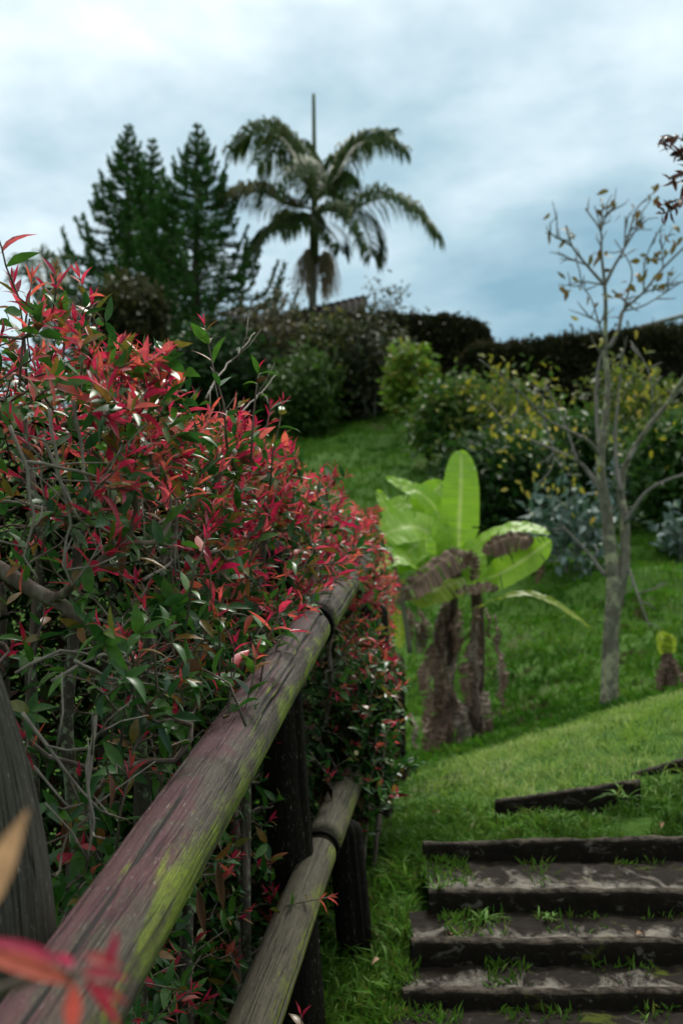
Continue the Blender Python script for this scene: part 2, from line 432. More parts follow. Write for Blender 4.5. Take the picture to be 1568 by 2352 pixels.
# ------------------------------------------------------------------ steps
def kerb_mesh(pL, pR, h, th, seedv):
    """rounded, slightly chipped concrete edging with top edge pL->pR"""
    mb = MB(); pL = Vector(pL); pR = Vector(pR); n = 60
    ax = (pR - pL); L = ax.length; ax.normalize(); back = Vector((-ax.y, ax.x, 0)).normalized()
    prof = [(0, -h), (-.002, -h * .5), (0, -.018), (.004, -.006), (.012, 0), (th * .5, .002), (th - .01, 0), (th, -.01), (th, -h)]
    V = []; k = len(prof)
    for i in range(n + 1):
        p = pL + ax * (L * i / n)
        w = .0025 * mnoise.noise(Vector((i * .35, seedv, 0))) + .003 * mnoise.noise(Vector((i * .11, seedv, 5)))
        for j, (b, z) in enumerate(prof):
            c = .005 * mnoise.noise(Vector((i * .5, j * .7, seedv)))
            V.append(p + back * (b + c) + Vector((0, 0, z + (w if j in (2, 3, 4, 5, 6, 7) else 0) + c)))
    Fs = [(i * k + j, i * k + j + 1, (i + 1) * k + j + 1, (i + 1) * k + j) for i in range(n) for j in range(k - 1)]
    Fs.append(tuple(range(k))); Fs.append(tuple(n * k + j for j in range(k - 1, -1, -1)))
    mb.add([tuple(v) for v in V], Fs)
    return mb
def tread_mesh(x0, x1, y0, y1, z0, z1, sd):
    nx_, ny_ = 70, 16; V = []
    for j in range(ny_ + 1):
        for i in range(nx_ + 1):
            u = i / nx_; v = j / ny_; x = x0 + (x1 - x0) * u; y = y0 + (y1 - y0) * v
            z = z0 + (z1 - z0) * v + .010 * mnoise.noise(Vector((x * 14, y * 14, sd))) + .006 * mnoise.noise(Vector((x * 40, y * 40, sd)))
            V.append((x, y, z))
    Fs = [(j * (nx_ + 1) + i, j * (nx_ + 1) + i + 1, (j + 1) * (nx_ + 1) + i + 1, (j + 1) * (nx_ + 1) + i) for j in range(ny_) for i in range(nx_)]
    mb = MB(); mb.add(V, Fs); return mb
STEPS = [(2.55, 900, 2480), (3.0, 925, 2278), (3.2, 945, 2162), (3.48, 985, 2047), (3.9, 972, 1937)]
steps = thing('garden_steps', 'dark algae stained concrete garden steps with grass growing along their left side', 'steps', (.9, 2.5, gz(.9, 2.2)))
tops = []
for i, (yy, px, py) in enumerate(STEPS):
    p = at(px, py, yy); tops.append(p)
    q = Vector((p.x + 1.55, p.y + (.02, -.03, .03, -.02, .0)[i], p.z + (.0, .006, -.008, .006, .03)[i]))
    kerb_mesh(p, q, .11, .055, i * 3.1).build('step_edge', M['kerb'], steps)
for i in range(4):
    a, b = tops[i], tops[i + 1]
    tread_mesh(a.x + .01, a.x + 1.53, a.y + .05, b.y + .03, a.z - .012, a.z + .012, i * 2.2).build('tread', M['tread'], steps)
    me = bpy.data.objects[[c for c in steps.children if c.name.startswith('tread')][-1].name].data
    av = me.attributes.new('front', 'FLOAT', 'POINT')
    av.data.foreach_set('value', np.repeat(np.clip(1.15 - np.arange(17) / 16 * 2.1, -1, 1), 71).astype(np.float32))  # treads darken toward the back, riser shade painted into the concrete colour
a = at(1135, 1840, 4.5); b = at(1470, 1792, 4.42)
k1 = kerb_mesh(a, b, .12, .05, 20).build('step_edge', M['kerb'], steps)
a = at(1448, 1778, 4.95); b = at(1760, 1688, 4.85)
kerb_mesh(a, b, .13, .05, 24).build('step_edge', M['kerb'], steps)

# ------------------------------------------------------------------ fence
def log(name, p0, p1, r0, r1, mat, parent, sd, ncr=7, bow=0, chamfer=0, n=96, roundend=True):
    p0 = Vector(p0); p1 = Vector(p1); ax = p1 - p0; L = ax.length; ax.normalize()
    ref = Vector((0, 0, -1)) if abs(ax.z) < .8 else Vector((-.2, 1, 0))
    u = (ref - ax * ref.dot(ax)).normalized(); w = ax.cross(u)
    m = max(24, int(L / .018)); rr = random.Random(sd)
    cr = [(rr.uniform(0, 1), rr.uniform(.1, .9), rr.uniform(.2, .8), rr.uniform(.003, .009)) for _ in range(ncr)]
    ends = ([-.0] if not roundend else [])
    V = []; UV = []; CR = []
    for i in range(m + 1):
        v = i / m; d = v * L
        r = r0 + (r1 - r0) * v
        e = min(d, L - d)
        if roundend and e < .012: r *= .80 + .20 * math.sqrt(max(0, 1 - (1 - e / .012) ** 2))
        if chamfer and L - d < chamfer:
            r *= .34 + .66 * math.sin(math.pi / 2 * (L - d) / chamfer)
        c = p0 + ax * d + Vector((0, 0, 1)) * (bow * math.sin(math.pi * v))
        for j in range(n):
            a = j / n * 2 * math.pi
            q = Vector((math.cos(a) * 1.3, math.sin(a) * 1.3, d * 2.2 + sd))
            ck = 0
            k = r * (1 + .045 * mnoise.noise(q) + .018 * mnoise.noise(q * 3.3) + .008 * mnoise.noise(Vector((math.cos(a) * 9, math.sin(a) * 9, d * 5 + sd))))
            for (ca, cv, cl, cd) in cr:
                if abs(v - cv) < cl / L * 1.2:
                    cen = ca + .012 * mnoise.noise(Vector((d * 6, ca * 30, sd)))
                    da = abs((j / n - cen + .5) % 1 - .5) * n
                    if da < .8:
                        e2 = 1 - (abs(v - cv) / (cl / L * 1.2)) ** 2; k -= cd * 1.4 * e2 * (1 - da / .8 * .3); ck = max(ck, min(1, e2 * 1.6))
            CR.append(ck)
            V.append(c + (u * math.cos(a) + w * math.sin(a)) * k)
    V2 = [tuple(v) for v in V]; Fs = []; uvs = []
    for i in range(m):
        for j in range(n):
            Fs.append((i * n + j, i * n + (j + 1) % n, (i + 1) * n + (j + 1) % n, (i + 1) * n + j))
            uvs += [(j / n, i / m * L), ((j + 1) / n, i / m * L), ((j + 1) / n, (i + 1) / m * L), (j / n, (i + 1) / m * L)]
    for base, rev in ((0, True), (m * n, False)):
        ring = [base + j for j in range(n)]
        if rev: ring.reverse()
        Fs.append(tuple(ring)); uvs += [((math.cos(j / n * 6.283) * .1), math.sin(j / n * 6.283) * .4) for j in range(n)]
    o = mesh_obj(name, V2, Fs, mat, parent, True)
    ca_ = o.data.attributes.new('crack', 'FLOAT', 'POINT'); ca_.data.foreach_set('value', np.array(CR, np.float32))
    l = o.data.uv_layers.new(name='UVMap')
    l.data.foreach_set('uv', np.array([(a + sd * .37, b + sd * 1.7) for a, b in uvs], np.float32).ravel())
    return o
U0 = at(508, 1768, 1.85); U1 = at(697, 1471, 2.78); ud = (U1 - U0) / (2.78 - 1.85)
def up_at(y): return U0 + ud * (y - 1.85)
L0 = at(637, 2206, 2.57); L1 = at(741, 1937, 3.29); ld = (L1 - L0) / (3.29 - 2.57)
def lo_at(y): return L0 + ld * (y - 2.57)
fence = thing('log_fence', 'weathered round log fence running uphill with mossy upper and lower rails', 'fence', (rail_x(1), 1, gz(rail_x(1), 1)))
log('rail', up_at(.35), up_at(2.92), .055, .049, M['rail'], fence, 1.3, 12, .004)
log('rail', up_at(2.96) + Vector((.006, 0, .010)), up_at(4.5) + Vector((.01, 0, -.02)), .052, .047, M['rail'], fence, 5.1, 6)
log('rail', lo_at(1.2), lo_at(3.22), .052, .047, M['rail2'], fence, 8.7, 9, -.004)
log('rail', lo_at(3.26) + Vector((.004, 0, .012)), lo_at(5.0) + Vector((.01, 0, -.02)), .05, .046, M['rail2'], fence, 11.9, 6)
log('rail', at(850, 1440, 5.0), at(915, 1545, 6.5), .05, .045, M['rail2'], fence, 14.2, 4)
# dark rings added as the shaded gaps where rail ends meet
for f_, y_, r_ in ((up_at, 2.94, .0495), (lo_at, 3.24, .0475)):
    mb = MB(); c0 = f_(y_); dv = (f_(y_ + .1) - f_(y_)).normalized(); u = dv.cross(Vector((0, 0, 1))).normalized(); w = u.cross(dv)
    ring = [c0 + (u * math.cos(a) + w * math.sin(a)) * r_ for a in np.linspace(0, 2 * math.pi, 40)]
    mb.tube(ring, .006, 8); mb.build('joint_gap_shade', M['post'], fence)
def post(px_b, py_b, px_t, py_t, y, r, mat, sd, cham=.05, yt=None):
    b = at(px_b, py_b, y); t = at(px_t, py_t, yt or y)
    d = (b - t).normalized(); zg = gz(b.x, b.y)
    if b.z > zg - .1: b = b + d * ((b.z - (zg - .15)) / max(.2, -d.z))
    log('post', b, t, r, r * .93, mat, fence, sd, 5, 0, cham, 48, False)
post(25, 2450, -62, 1490, 1.32, .065, M['postgrey'], 21, .27)
post(697, 2400, 620, 1240, 3.08, .059, M['post'], 22, .05)
post(818, 2200, 790, 1880, 3.5, .053, M['post'], 23, .03)
post(872, 1860, 862, 1380, 4.95, .055, M['post'], 24, .05)
post(912, 1790, 908, 1500, 6.4, .05, M['post'], 25, .05)

# ------------------------------------------------------------------ shrubs by the fence
class Leaves:
    def __init__(s): s.d = {k: [] for k in ('green', 'olive', 'red', 'salmon', 'deadleaf', 'pale')}
    def add(s, k, p, d, n, L, W, curl, fold): s.d[k].append((*p, *d, *n, L, W, curl, fold))
    def build(s, parent):
        names = {'green': 'mature_leaves', 'olive': 'turning_leaves', 'red': 'young_crimson_leaves', 'salmon': 'young_salmon_leaves', 'deadleaf': 'dry_leaves', 'pale': 'pale_pink_leaves'}
        for k, a in s.d.items():
            if not a: continue
            a = np.array(a)
            V, Q = blades(a[:, :3], a[:, 3:6], a[:, 6:9], a[:, 9], a[:, 10], a[:, 11], a[:, 12])
            fast_obj(names[k], V, Q, M[k], parent)

def shoot(lv, tip, d, h, scale=1.0, redp=.6, pairs=None, rn=rnd):
    """a leafy shoot ending at tip: opposite pairs, red young ones at the end, green older ones below"""
    d = nz(np.asarray(d)); a = nz(np.cross(d, rdir(1)[0])); b = np.cross(d, a)
    young = rn.random() < redp
    hue = rn.random()
    ytype = 'red' if hue < (.84 - .30 * h) else 'salmon'
    n = pairs or (rn.choice((2, 3, 4, 4)) if rn.random() < .35 + .6 * h else rn.choice((0, 1, 1, 2)))
    ny_ = 0 if not young else rn.choice((2, 3, 3, 4)) if h > .5 else rn.choice((1, 2, 2, 3))
    pos = 0
    for k in range(n + (1 if young else 0)):
        isy = k < ny_
        p = np.asarray(tip) - d * pos
        pos += (.010 + .009 * k) * scale
        ax = a if k % 2 == 0 else b
        rot = rn.uniform(-.35, .35)
        for sgn in (1, -1):
            if not isy and rn.random() < .16: continue
            side = nz(ax * sgn + np.cross(d, ax) * rot)
            if isy:
                op = .28 + .20 * k + rn.uniform(-.12, .2)
                L = (.022 + .008 * min(k, 3)) * rn.uniform(.7, 1.35) * scale; W = L * rn.uniform(.14, .27 + .05 * k)
                cu = rn.uniform(-.1, .45); fo = rn.uniform(.25, .8); typ = ytype if rn.random() > .12 else 'olive'
            else:
                op = .75 + rn.uniform(-.25, .45)
                L = rn.uniform(.026, .052) * scale; W = L * rn.uniform(.28, .44)
                cu = rn.uniform(.05, .55); fo = rn.uniform(.05, .5)
                q = rn.random(); typ = 'green' if q < .84 else 'olive' if q < .96 else 'salmon' if q < .985 else 'deadleaf'
                if k == ny_ and young and rn.random() < .4: typ = 'olive' if rn.random() < .6 else 'salmon'
            dd = nz(d * math.cos(op) + side * math.sin(op))
            nn = nz(d * math.sin(op) - side * math.cos(op) + np.array([0, 0, .35]) + rdir(1)[0] * .25)
            lv.add(typ, p, dd, nn, L, W, cu, fo)

def shrub(name, label, samp, roots, ntarget, redp, group, scale=1, twigr=.0013, fill=0, rmax=.02, loc=None, pairs=None):
    t = thing(name, label, 'shrub', loc, group)
    T = []; H = []
    while len(T) < ntarget:
        p, h = samp()
        T.append(p); H.append(h)
    T = np.array(T); H = np.array(H)
    P, par, rad, tips, Dv = grow(roots, T, .035, twigr, 2.35, rmax, .45, .13)
    order = np.argsort([np.min(np.linalg.norm(np.array([tuple(q) for l in roots for q in l]) - x, axis=1)) for x in T])
    mb = MB(); branch_mesh(mb, P, par, rad, 5); mb.build('twigs', M['twig'], t)
    lv = Leaves()
    hmap = {}
    for ti in tips:
        p = P[ti]; d = nz(Dv[ti] + np.array([0, 0, .25]) + rdir(1)[0] * .2)
        k = int(np.argmin(np.sum((T - p) ** 2, axis=1))); h = H[k]
        shoot(lv, p + d * .012, d, h, scale, np.clip(redp + .75 * (h - .55), 0.05, .97), pairs)
    # side leaves scattered along the thinner twigs
    thin = np.where(rad < twigr * 2.4)[0]
    for i in rg.choice(thin, min(len(thin), fill), replace=True):
        d = nz(Dv[i] * .4 + rdir(1)[0]); n = nz(np.array([0, 0, 1]) + rdir(1)[0] * .6)
        L = rnd.uniform(.032, .06) * scale
        q = rnd.random()
        lv.add('green' if q < .88 else 'olive' if q < .95 else 'deadleaf' if q < .98 else 'red', P[i], d, n, L, L * rnd.uniform(.3, .45), rnd.uniform(0, .5), rnd.uniform(.05, .5))
    lv.build(t)
    return t

def ztop(y, x):
    base = np.interp(y, [1.45, 1.68, 2.2, 2.7, 3.3, 4.2, 5.5], [.39, .39, .41, .47, .48, .45, .42]) + .15 * float(sstep(-.33, -.42, x))
    return CZ + base + .07 * mnoise.noise(Vector((x * 4, y * 4, 1.7))) + .05 * mnoise.noise(Vector((x * 11, y * 11, 4)))
def samp_near():
    while True:
        y = rnd.uniform(1.45, 2.95); xr_ = rail_x(y) - .05
        e = rnd.random()
        if e < .42:     # outer side facing the path
            x = xr_ - abs(rnd.gauss(0, .10)) + .03; zt = ztop(y, x); z = zt - (zt - gz(x, y) - .18) * rnd.random() ** 1.9
            if z < up_at(y).z + .03: x = min(x, xr_ - .06 - .1 * rnd.random())
        elif e < .72:   # top
            x = xr_ - rnd.uniform(0, 1.1); zt = ztop(y, x); z = zt - abs(rnd.gauss(0, .09))
            if rnd.random() < .035: z = zt + rnd.uniform(.03, .09)
        elif e < .82:   # end facing the camera
            y = 1.45 + abs(rnd.gauss(0, .16)); x = rail_x(y) - rnd.uniform(.05, .9); zt = ztop(y, x); z = zt - (zt - gz(x, y) - .3) * rnd.random()
        else:
            x = xr_ - rnd.uniform(0, 1.0); zt = ztop(y, x); z = zt - (zt - gz(x, y) - .3) * rnd.random()
        if y < 1.5 + .5 * mnoise.noise(Vector((x * 3, z * 3, 0))) * .5: continue
        h = np.clip(1 - (zt - z) / .55, 0, 1)
        return (x, y, z), h
def trunk(px0, py0, pts, Y, dy=0):
    out = []
    for i, (a, b) in enumerate(pts): out.append(at(a, b, Y + dy * i / max(1, len(pts) - 1)))
    b = out[0].copy(); b.z = gz(b.x, b.y) - .05; b.x += .02
    return [b] + out
rootsA = [trunk(0, 0, [(175, 2250), (168, 2000), (160, 1700), (170, 1400), (190, 1220)], 2.0),
          trunk(0, 0, [(318, 2050), (325, 1800), (322, 1600), (350, 1400), (410, 1230)], 2.05),
          trunk(0, 0, [(100, 2250), (80, 1900), (70, 1500), (95, 1250), (60, 1000)], 2.2),
          trunk(0, 0, [(420, 1950), (430, 1700), (470, 1450), (520, 1250)], 2.45),
          trunk(0, 0, [(560, 1700), (575, 1500), (600, 1300), (610, 1150)], 2.8),
          trunk(0, 0, [(-120, 2250), (-100, 1900), (-140, 1500), (-100, 1100)], 1.9),
          trunk(0, 0, [(230, 1900), (240, 1600), (260, 1350), (320, 1150)], 2.5),
          trunk(0, 0, [(20, 1900), (10, 1600), (0, 1350), (-60, 1150)], 2.6)]
limb = [at(-180, 1240, 1.78), at(-40, 1285, 1.76), at(60, 1342, 1.75), at(180, 1415, 1.74), at(270, 1490, 1.75), at(300, 1560, 1.76), at(330, 1620, 1.78), at(440, 1665, 1.8)]
shrubA = shrub('red_tipped_shrub', 'large near shrub with crimson young leaves and lichened stems, left of the log fence', samp_near,
               rootsA + [limb], 2000, .74, 'red tipped shrubs along the log fence', 1.0, .0014, 900, .0085, loc=(-.9, 2.1, gz(-.9, 2.1)))
mb = MB()
for i, (line, r) in enumerate(zip(rootsA, (.017, .019, .015, .014, .013, .016, .012, .012))):
    pts = []
    for a, b in zip(line[:-1], line[1:]):
        for k in range(6):
            p = a.lerp(b, k / 6); pts.append(p + Vector((mnoise.noise(p * 5), mnoise.noise(p * 5 + Vector((9, 9, 9))), 0)) * .012)
    pts.append(line[-1])
    rr = [r * (1 - .55 * k / len(pts)) * (1 + .14 * mnoise.noise(Vector((k * .8, i * 7, 0)))) for k in range(len(pts))]
    mb.tube(pts, rr, 10)
mb.build('lichened_stems', M['lichenbark'], shrubA)
mb = MB(); pts = []
for a, b in zip(limb[:-1], limb[1:]):
    for k in range(6): pts.append(a.lerp(b, k / 6))
mb.tube([p + Vector((0, 0, .006 * mnoise.noise(p * 14))) for p in pts], [.0135 * (1 - .5 * k / len(pts)) * (1 + .12 * mnoise.noise(Vector((k * .7, 0, 3)))) for k in range(len(pts))], 10)
mb.build('leaning_limb', M['twig'], shrubA)
# the shrub's dense inside: many small leaves, body shade painted into their dark colour
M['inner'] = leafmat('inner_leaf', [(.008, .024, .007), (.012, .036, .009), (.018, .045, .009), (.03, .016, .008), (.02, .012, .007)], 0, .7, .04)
def inner(parent, n, y0, y1, x0, x1, zpow=1.2, zt_=None):
    P = []
    while len(P) < n:
        y = rnd.uniform(y0, y1); x = rail_x(y) - rnd.uniform(x0, x1); zt = zt_ if zt_ else ztop(y, x) - .1; g_ = gz(x, y) + (.22 if zt_ else 0)
        P.append((x, y, g_ + .01 + max(.05, zt - g_) * rnd.random() ** zpow))
    l_ = rg.uniform(.03, .06, n)
    V, Q = kites(P, rdir(n) * .8 + np.array([0, 0, .1]), nz(rdir(n) * .5 + np.array([0, -.2, 1])), l_, l_ * .5)
    fast_obj('shade_dark_inner_leaves', V, Q, M['inner'], parent)
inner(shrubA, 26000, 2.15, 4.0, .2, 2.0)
# long pale twigs crossing the front of the shrub
mb = MB()
for pts in ([(-10, 1150), (120, 1170), (240, 1215), (330, 1260), (430, 1330), (520, 1400)], [(165, 920), (185, 1010), (200, 1090), (230, 1170), (300, 1260)],
            [(330, 880), (345, 960), (360, 1030), (375, 1090)], [(400, 1150), (405, 1220), (400, 1290), (415, 1370), (400, 1450)],
            [(330, 1330), (420, 1270), (520, 1215), (610, 1150)], [(290, 1215), (350, 1290), (390, 1330)], [(520, 1010), (560, 940), (600, 900), (640, 850)],
            [(20, 980), (60, 1080), (80, 1180), (60, 1270), (95, 1340)], [(60, 1640), (140, 1760), (230, 1860), (320, 1900)], [(215, 1640), (205, 1760), (212, 1850), (200, 1960)],
            [(470, 1060), (500, 1000), (530, 930)], [(250, 1500), (330, 1540), (430, 1560), (520, 1600)], [(120, 1560), (230, 1500), (330, 1530), (420, 1500)]):
    for rep_ in range(2):
        ox, oy = (0, 0) if rep_ == 0 else (rnd.uniform(-90, 90), rnd.uniform(-160, 60)); off = rnd.uniform(.03, .16)
        w = [at(px_ + ox, py_ + oy, max(1.5, .49 / (.115 + (784 - min(px_ + ox, 690)) / 2700)) - .05 + off) for px_, py_ in pts]
        q = []
        for a, b in zip(w[:-1], w[1:]):
            for k in range(5):
                p = a.lerp(b, k / 5); q.append(p + Vector((mnoise.noise(p * 20), 0, mnoise.noise(p * 20 + Vector((5, 5, 5))))) * .006)
        mb.tube(q, np.linspace(.0027, .0011, len(q)), 6)
        for k in range(3):
            i = rnd.randrange(2, len(q)); d = Vector(nz(rdir(1)[0] + np.array([0, 0, .8]))) * rnd.uniform(.04, .12)
            mb.tube([q[i], q[i] + d * .5 + Vector(rdir(1)[0]) * .006, q[i] + d], [.0016, .0013, .0009], 5)
M['paletwig'] = barkmat('pale_twig_bark', [(.06, .048, .04), (.19, .165, .145), (.42, .38, .34)], 60, (1, 1, .4))
mb.build('pale_twigs', M['paletwig'], shrubA)
# shoots placed where the photograph shows them clearly
lv = Leaves(); mb = MB()
def sprig(px, py, Y, dpx, sc=1.0, h=1, red=1.0, stem=120, pairs=5):
    mb = MB(); tip = at(px, py, Y); d = nz(np.array([dpx[0], rnd.uniform(-.2, .2), dpx[1]], float))
    shoot(lv, np.array(tip), d, h, sc, red, pairs)
    b = np.array(tip) - d * stem / F * Y
    c = b - np.array([0, 0, .05]) - d * .03
    mb.tube([tip, np.array(tip) * .5 + b * .5 + rdir(1)[0] * .003, b, c], [.0012, .0016, .002, .0022], 6); mb.build('shoot_stem', M['twig'], shrubA)
for s in ((470, 748, 1.95, (-.25, 1), 1.15, .1, 1, 190), (185, 640, 1.9, (-.35, 1), 1.2, .6, 1, 170), (215, 690, 1.95, (.2, 1), 1.0, .1, 1, 150), (75, 640, 1.85, (.1, 1), 1.1, .6, 1, 150),
          (30, 640, 1.9, (-.2, 1), 1.0, .4, 1, 140), (330, 800, 2.0, (-.1, 1), 1.1, 1, 1, 120), (280, 790, 1.9, (.3, 1), 1.15, 1, 1, 120), (595, 850, 2.1, (.1, 1), .95, .2, 1, 120),
          (650, 920, 2.3, (.2, 1), 1, .5, 1, 120), (150, 1050, 1.7, (.3, .8), 1.15, 1, 1, 100), (255, 1055, 1.68, (0, 1), 1.05, .1, 1, 90), (475, 1225, 1.75, (.3, .8), 1, .1, 1, 90),
          (275, 1480, 1.66, (.1, 1), 1.2, .1, 1, 90), (320, 1500, 1.68, (.3, 1), 1.1, .4, 1, 90), (505, 1370, 1.95, (0, 1), 1.1, .2, 1, 90), (660, 1370, 2.2, (.4, .9), 1.25, .8, 1, 110),
          (610, 1430, 2.05, (.5, .7), 1.2, .5, .5, 110), (540, 1480, 1.95, (.1, 1), 1.3, .3, .6, 130), (590, 1500, 2.0, (.2, 1), 1.25, .4, .3, 130), (720, 1400, 2.45, (.9, .2), 1, .6, .9, 120),
          (300, 1770, 1.66, (.2, .9), 1.25, .2, 1, 90), (60, 1650, 1.62, (.1, 1), .95, .1, 1, 90), (190, 1940, 1.7, (-.3, .8), .8, .1, 1, 70), (100, 1420, 1.6, (.2, .9), 1.1, .1, 1, 80),
          (330, 1390, 1.7, (-.3, .9), 1, .1, 1, 80), (420, 1560, 1.75, (.6, .5), 1.2, .3, .1, 100), (350, 1640, 1.7, (.4, .8), 1.1, .3, .1, 100), (450, 1530, 1.8, (-.8, .4), 1.2, .5, .1, 90),
          (760, 2060, 2.75, (.9, .15), 1.0, .2, 1, 100), (690, 2330, 2.5, (-.2, 1), 1.1, .2, 1, 70), (800, 1290, 2.6, (.9, .1), 1, .9, 1, 90), (840, 1245, 2.9, (.8, .5), 1, .9, 1, 90),
          (690, 1400, 2.45, (.5, .8), 1, .6, 1, 100), (740, 1350, 2.7, (.7, .6), 1.1, .8, 1, 110), (770, 1330, 2.85, (.6, .6), 1, .9, .8, 110), (815, 1275, 3.1, (.7, .5), 1.1, 1, 1, 110), (845, 1300, 3.3, (.8, .2), 1.1, 1, .9, 110), (790, 1270, 3.0, (.3, .9), 1.1, .9, 1, 110),
          (860, 1250, 3.5, (.7, .6), 1.2, 1, 1, 110), (720, 1380, 2.55, (.9, .3), .9, .3, .6, 100), (660, 1450, 2.25, (.7, .4), 1.1, .5, .2, 100), (830, 1330, 3.3, (.9, -.1), 1.1, .9, .7, 90)):
    sprig(*s)
# blurred sprigs very close to the lens, on a stem leaning over the rail
def big_leaf(k, px, py, qx, qy, Y, W, dY=0, cu=.2):
    a = at(px, py, Y); b = at(qx, qy, Y + dY); d = b - a
    lv.add(k, a, d.normalized(), (0.25, -.75, .6), d.length, W, cu, .35)
Yc = .52
for k, a, b, w, dy in (('salmon', (195, 2195), (285, 2212), .0065, 0), ('red', (150, 2215), (-70, 2120), .007, .02), ('salmon', (170, 2260), (-70, 2160), .010, -.03), ('red', (250, 2225), (270, 2130), .004, 0),
                       ('red', (190, 2250), (310, 2370), .006, .02), ('salmon', (170, 2255), (165, 2400), .008, 0), ('red', (180, 2230), (290, 2235), .006, -.01), ('red', (170, 2225), (110, 2160), .006, .03), ('red', (210, 2260), (300, 2300), .005, .0),
                       ('pale', (-45, 2110), (45, 1870), .0135, -.02)):
    big_leaf(k, *a, *b, Yc, w, dy)
mb = MB(); mb.tube([at(-420, 2600, .62), at(-120, 2330, .56), at(60, 2250, .53), at(150, 2238, .52), at(200, 2225, .52)], [.004, .003, .0024, .002, .0015], 8); mb.build('shoot_stem', M['twig'], shrubA); mb = MB()
mb.tube([at(-300, 2490, .60), at(-120, 2200, .55), at(-30, 2090, .52)], [.003, .0024, .0016], 8); mb.build('shoot_stem', M['twig'], shrubA)
for px, py, sd in ((215, 1780, 1), (222, 1800, 2), (235, 1830, 3), (500, 1980, 4), (230, 1790, 5), (455, 2040, 6), (150, 1880, 7), (290, 1240, 8)):
    p = at(px, py, 1.8); lv.add('deadleaf', p, nz(np.array([rnd.uniform(-.2, .2), 0, -1])), (0, -1, .2), rnd.uniform(.05, .075), .018, rnd.uniform(-.3, .4), .9)
lv.build(shrubA); 

def samp_far():
    y = rnd.uniform(2.8, 5.6); xr_ = rail_x(y)
    if rnd.random() < .55:
        x = xr_ - abs(rnd.gauss(0, .10)) + (.03 if y > 3.2 else .0); zt = ztop(y, x); z = zt - (zt - gz(x, y) - .2) * rnd.random() ** 1.3
    else:
        x = xr_ - rnd.uniform(-.06, 1.0); zt = ztop(y, x); z = zt - abs(rnd.gauss(0, .08))
    if y < 3.5 and z < up_at(y).z + .03: x = min(x, xr_ - .10)
    if rnd.random() < .14:
        y = rnd.uniform(3.6, 4.6) if rnd.random() < .75 else rnd.uniform(2.9, 3.6); x = rail_x(y) + (rnd.uniform(-.09, .05) if y > 3.6 else rnd.uniform(-.12, -.02)); z = up_at(y).z + rnd.uniform(.0, .14); return (x, y, z), .9
    return (x, y, z), np.clip(1.1 - (zt - z) / .6, 0, 1)
rootsB = [[Vector((rail_x(y) - a, y, gz(rail_x(y) - a, y) - .05)), Vector((rail_x(y) - a + .02, y + .03, gz(rail_x(y), y) + .35)), Vector((rail_x(y) - a - .03, y, gz(rail_x(y), y) + .8))]
          for y, a in ((3.0, .2), (3.3, .5), (3.7, .2), (4.1, .45), (4.4, .15), (4.9, .3), (5.3, .3))]
shrubB = shrub('red_tipped_shrub', 'blurred pink and red shrub behind the far end of the upper rail', samp_far, rootsB, 1300, .88, 'red tipped shrubs along the log fence', 1.05, .0015, 700, .016, loc=(rail_x(4) - .3, 4, gz(0, 4)))
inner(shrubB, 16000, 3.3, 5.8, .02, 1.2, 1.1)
def samp_low():
    y = rnd.uniform(3.7, 4.6); x = rail_x(y) + .03 + rnd.gauss(0, .055)
    zt = CZ + .10 - .10 * (y - 3.4) - .5 * max(0, x - rail_x(y) - .15); z = zt - .62 * rnd.random() ** .9
    return (x, y, max(z, gz(x, y) + .27)), np.clip(.85 - (zt - z) / .7, 0, 1)
rootsC = [[Vector((rail_x(y) + a, y, gz(rail_x(y), y) - .05)), Vector((rail_x(y) + a + .03, y, gz(rail_x(y), y) + .3)), Vector((rail_x(y) + a + .05, y, gz(rail_x(y), y) + .5))] for y, a in ((3.85, .02), (4.1, .04), (4.4, .03), (4.7, .05))]
shrubC = shrub('red_tipped_shrub', 'dark low shrub with glossy wet leaves pushing through the fence beside the banana plant', samp_low, rootsC, 260, .32, 'red tipped shrubs along the log fence', 1.1, .0015, 500, .012, loc=(.15, 3.9, gz(.15, 3.9)))

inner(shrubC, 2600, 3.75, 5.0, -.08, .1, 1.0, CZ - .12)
# understorey of young plants and grass below the rails
lv = Leaves(); mb = MB()
for i in range(44):
    y = rnd.uniform(1.9, 3.6); x = rail_x(y) - rnd.uniform(.02, .45); z = gz(x, y); h = rnd.uniform(.08, .26)
    tu = thing('shrub_seedling', 'small green shrub seedling growing in the dark gap below the lower rail', 'seedling', (x, y, z), 'green seedlings below the lower rail')
    lv = Leaves(); mb = MB()
    tip = np.array((x + rnd.uniform(-.04, .04), y, z + h)); mb.tube([(x, y, z - .01), (x * .5 + tip[0] * .5 + .01, y, z + h * .5), tip], [.002, .0016, .001], 5)
    shoot(lv, tip, nz(np.array([rnd.uniform(-.3, .3), rnd.uniform(-.3, .1), 1])), .2, 1.0, .12, 5)
    lv.build(tu); mb.build('stalk', M['twig'], tu)

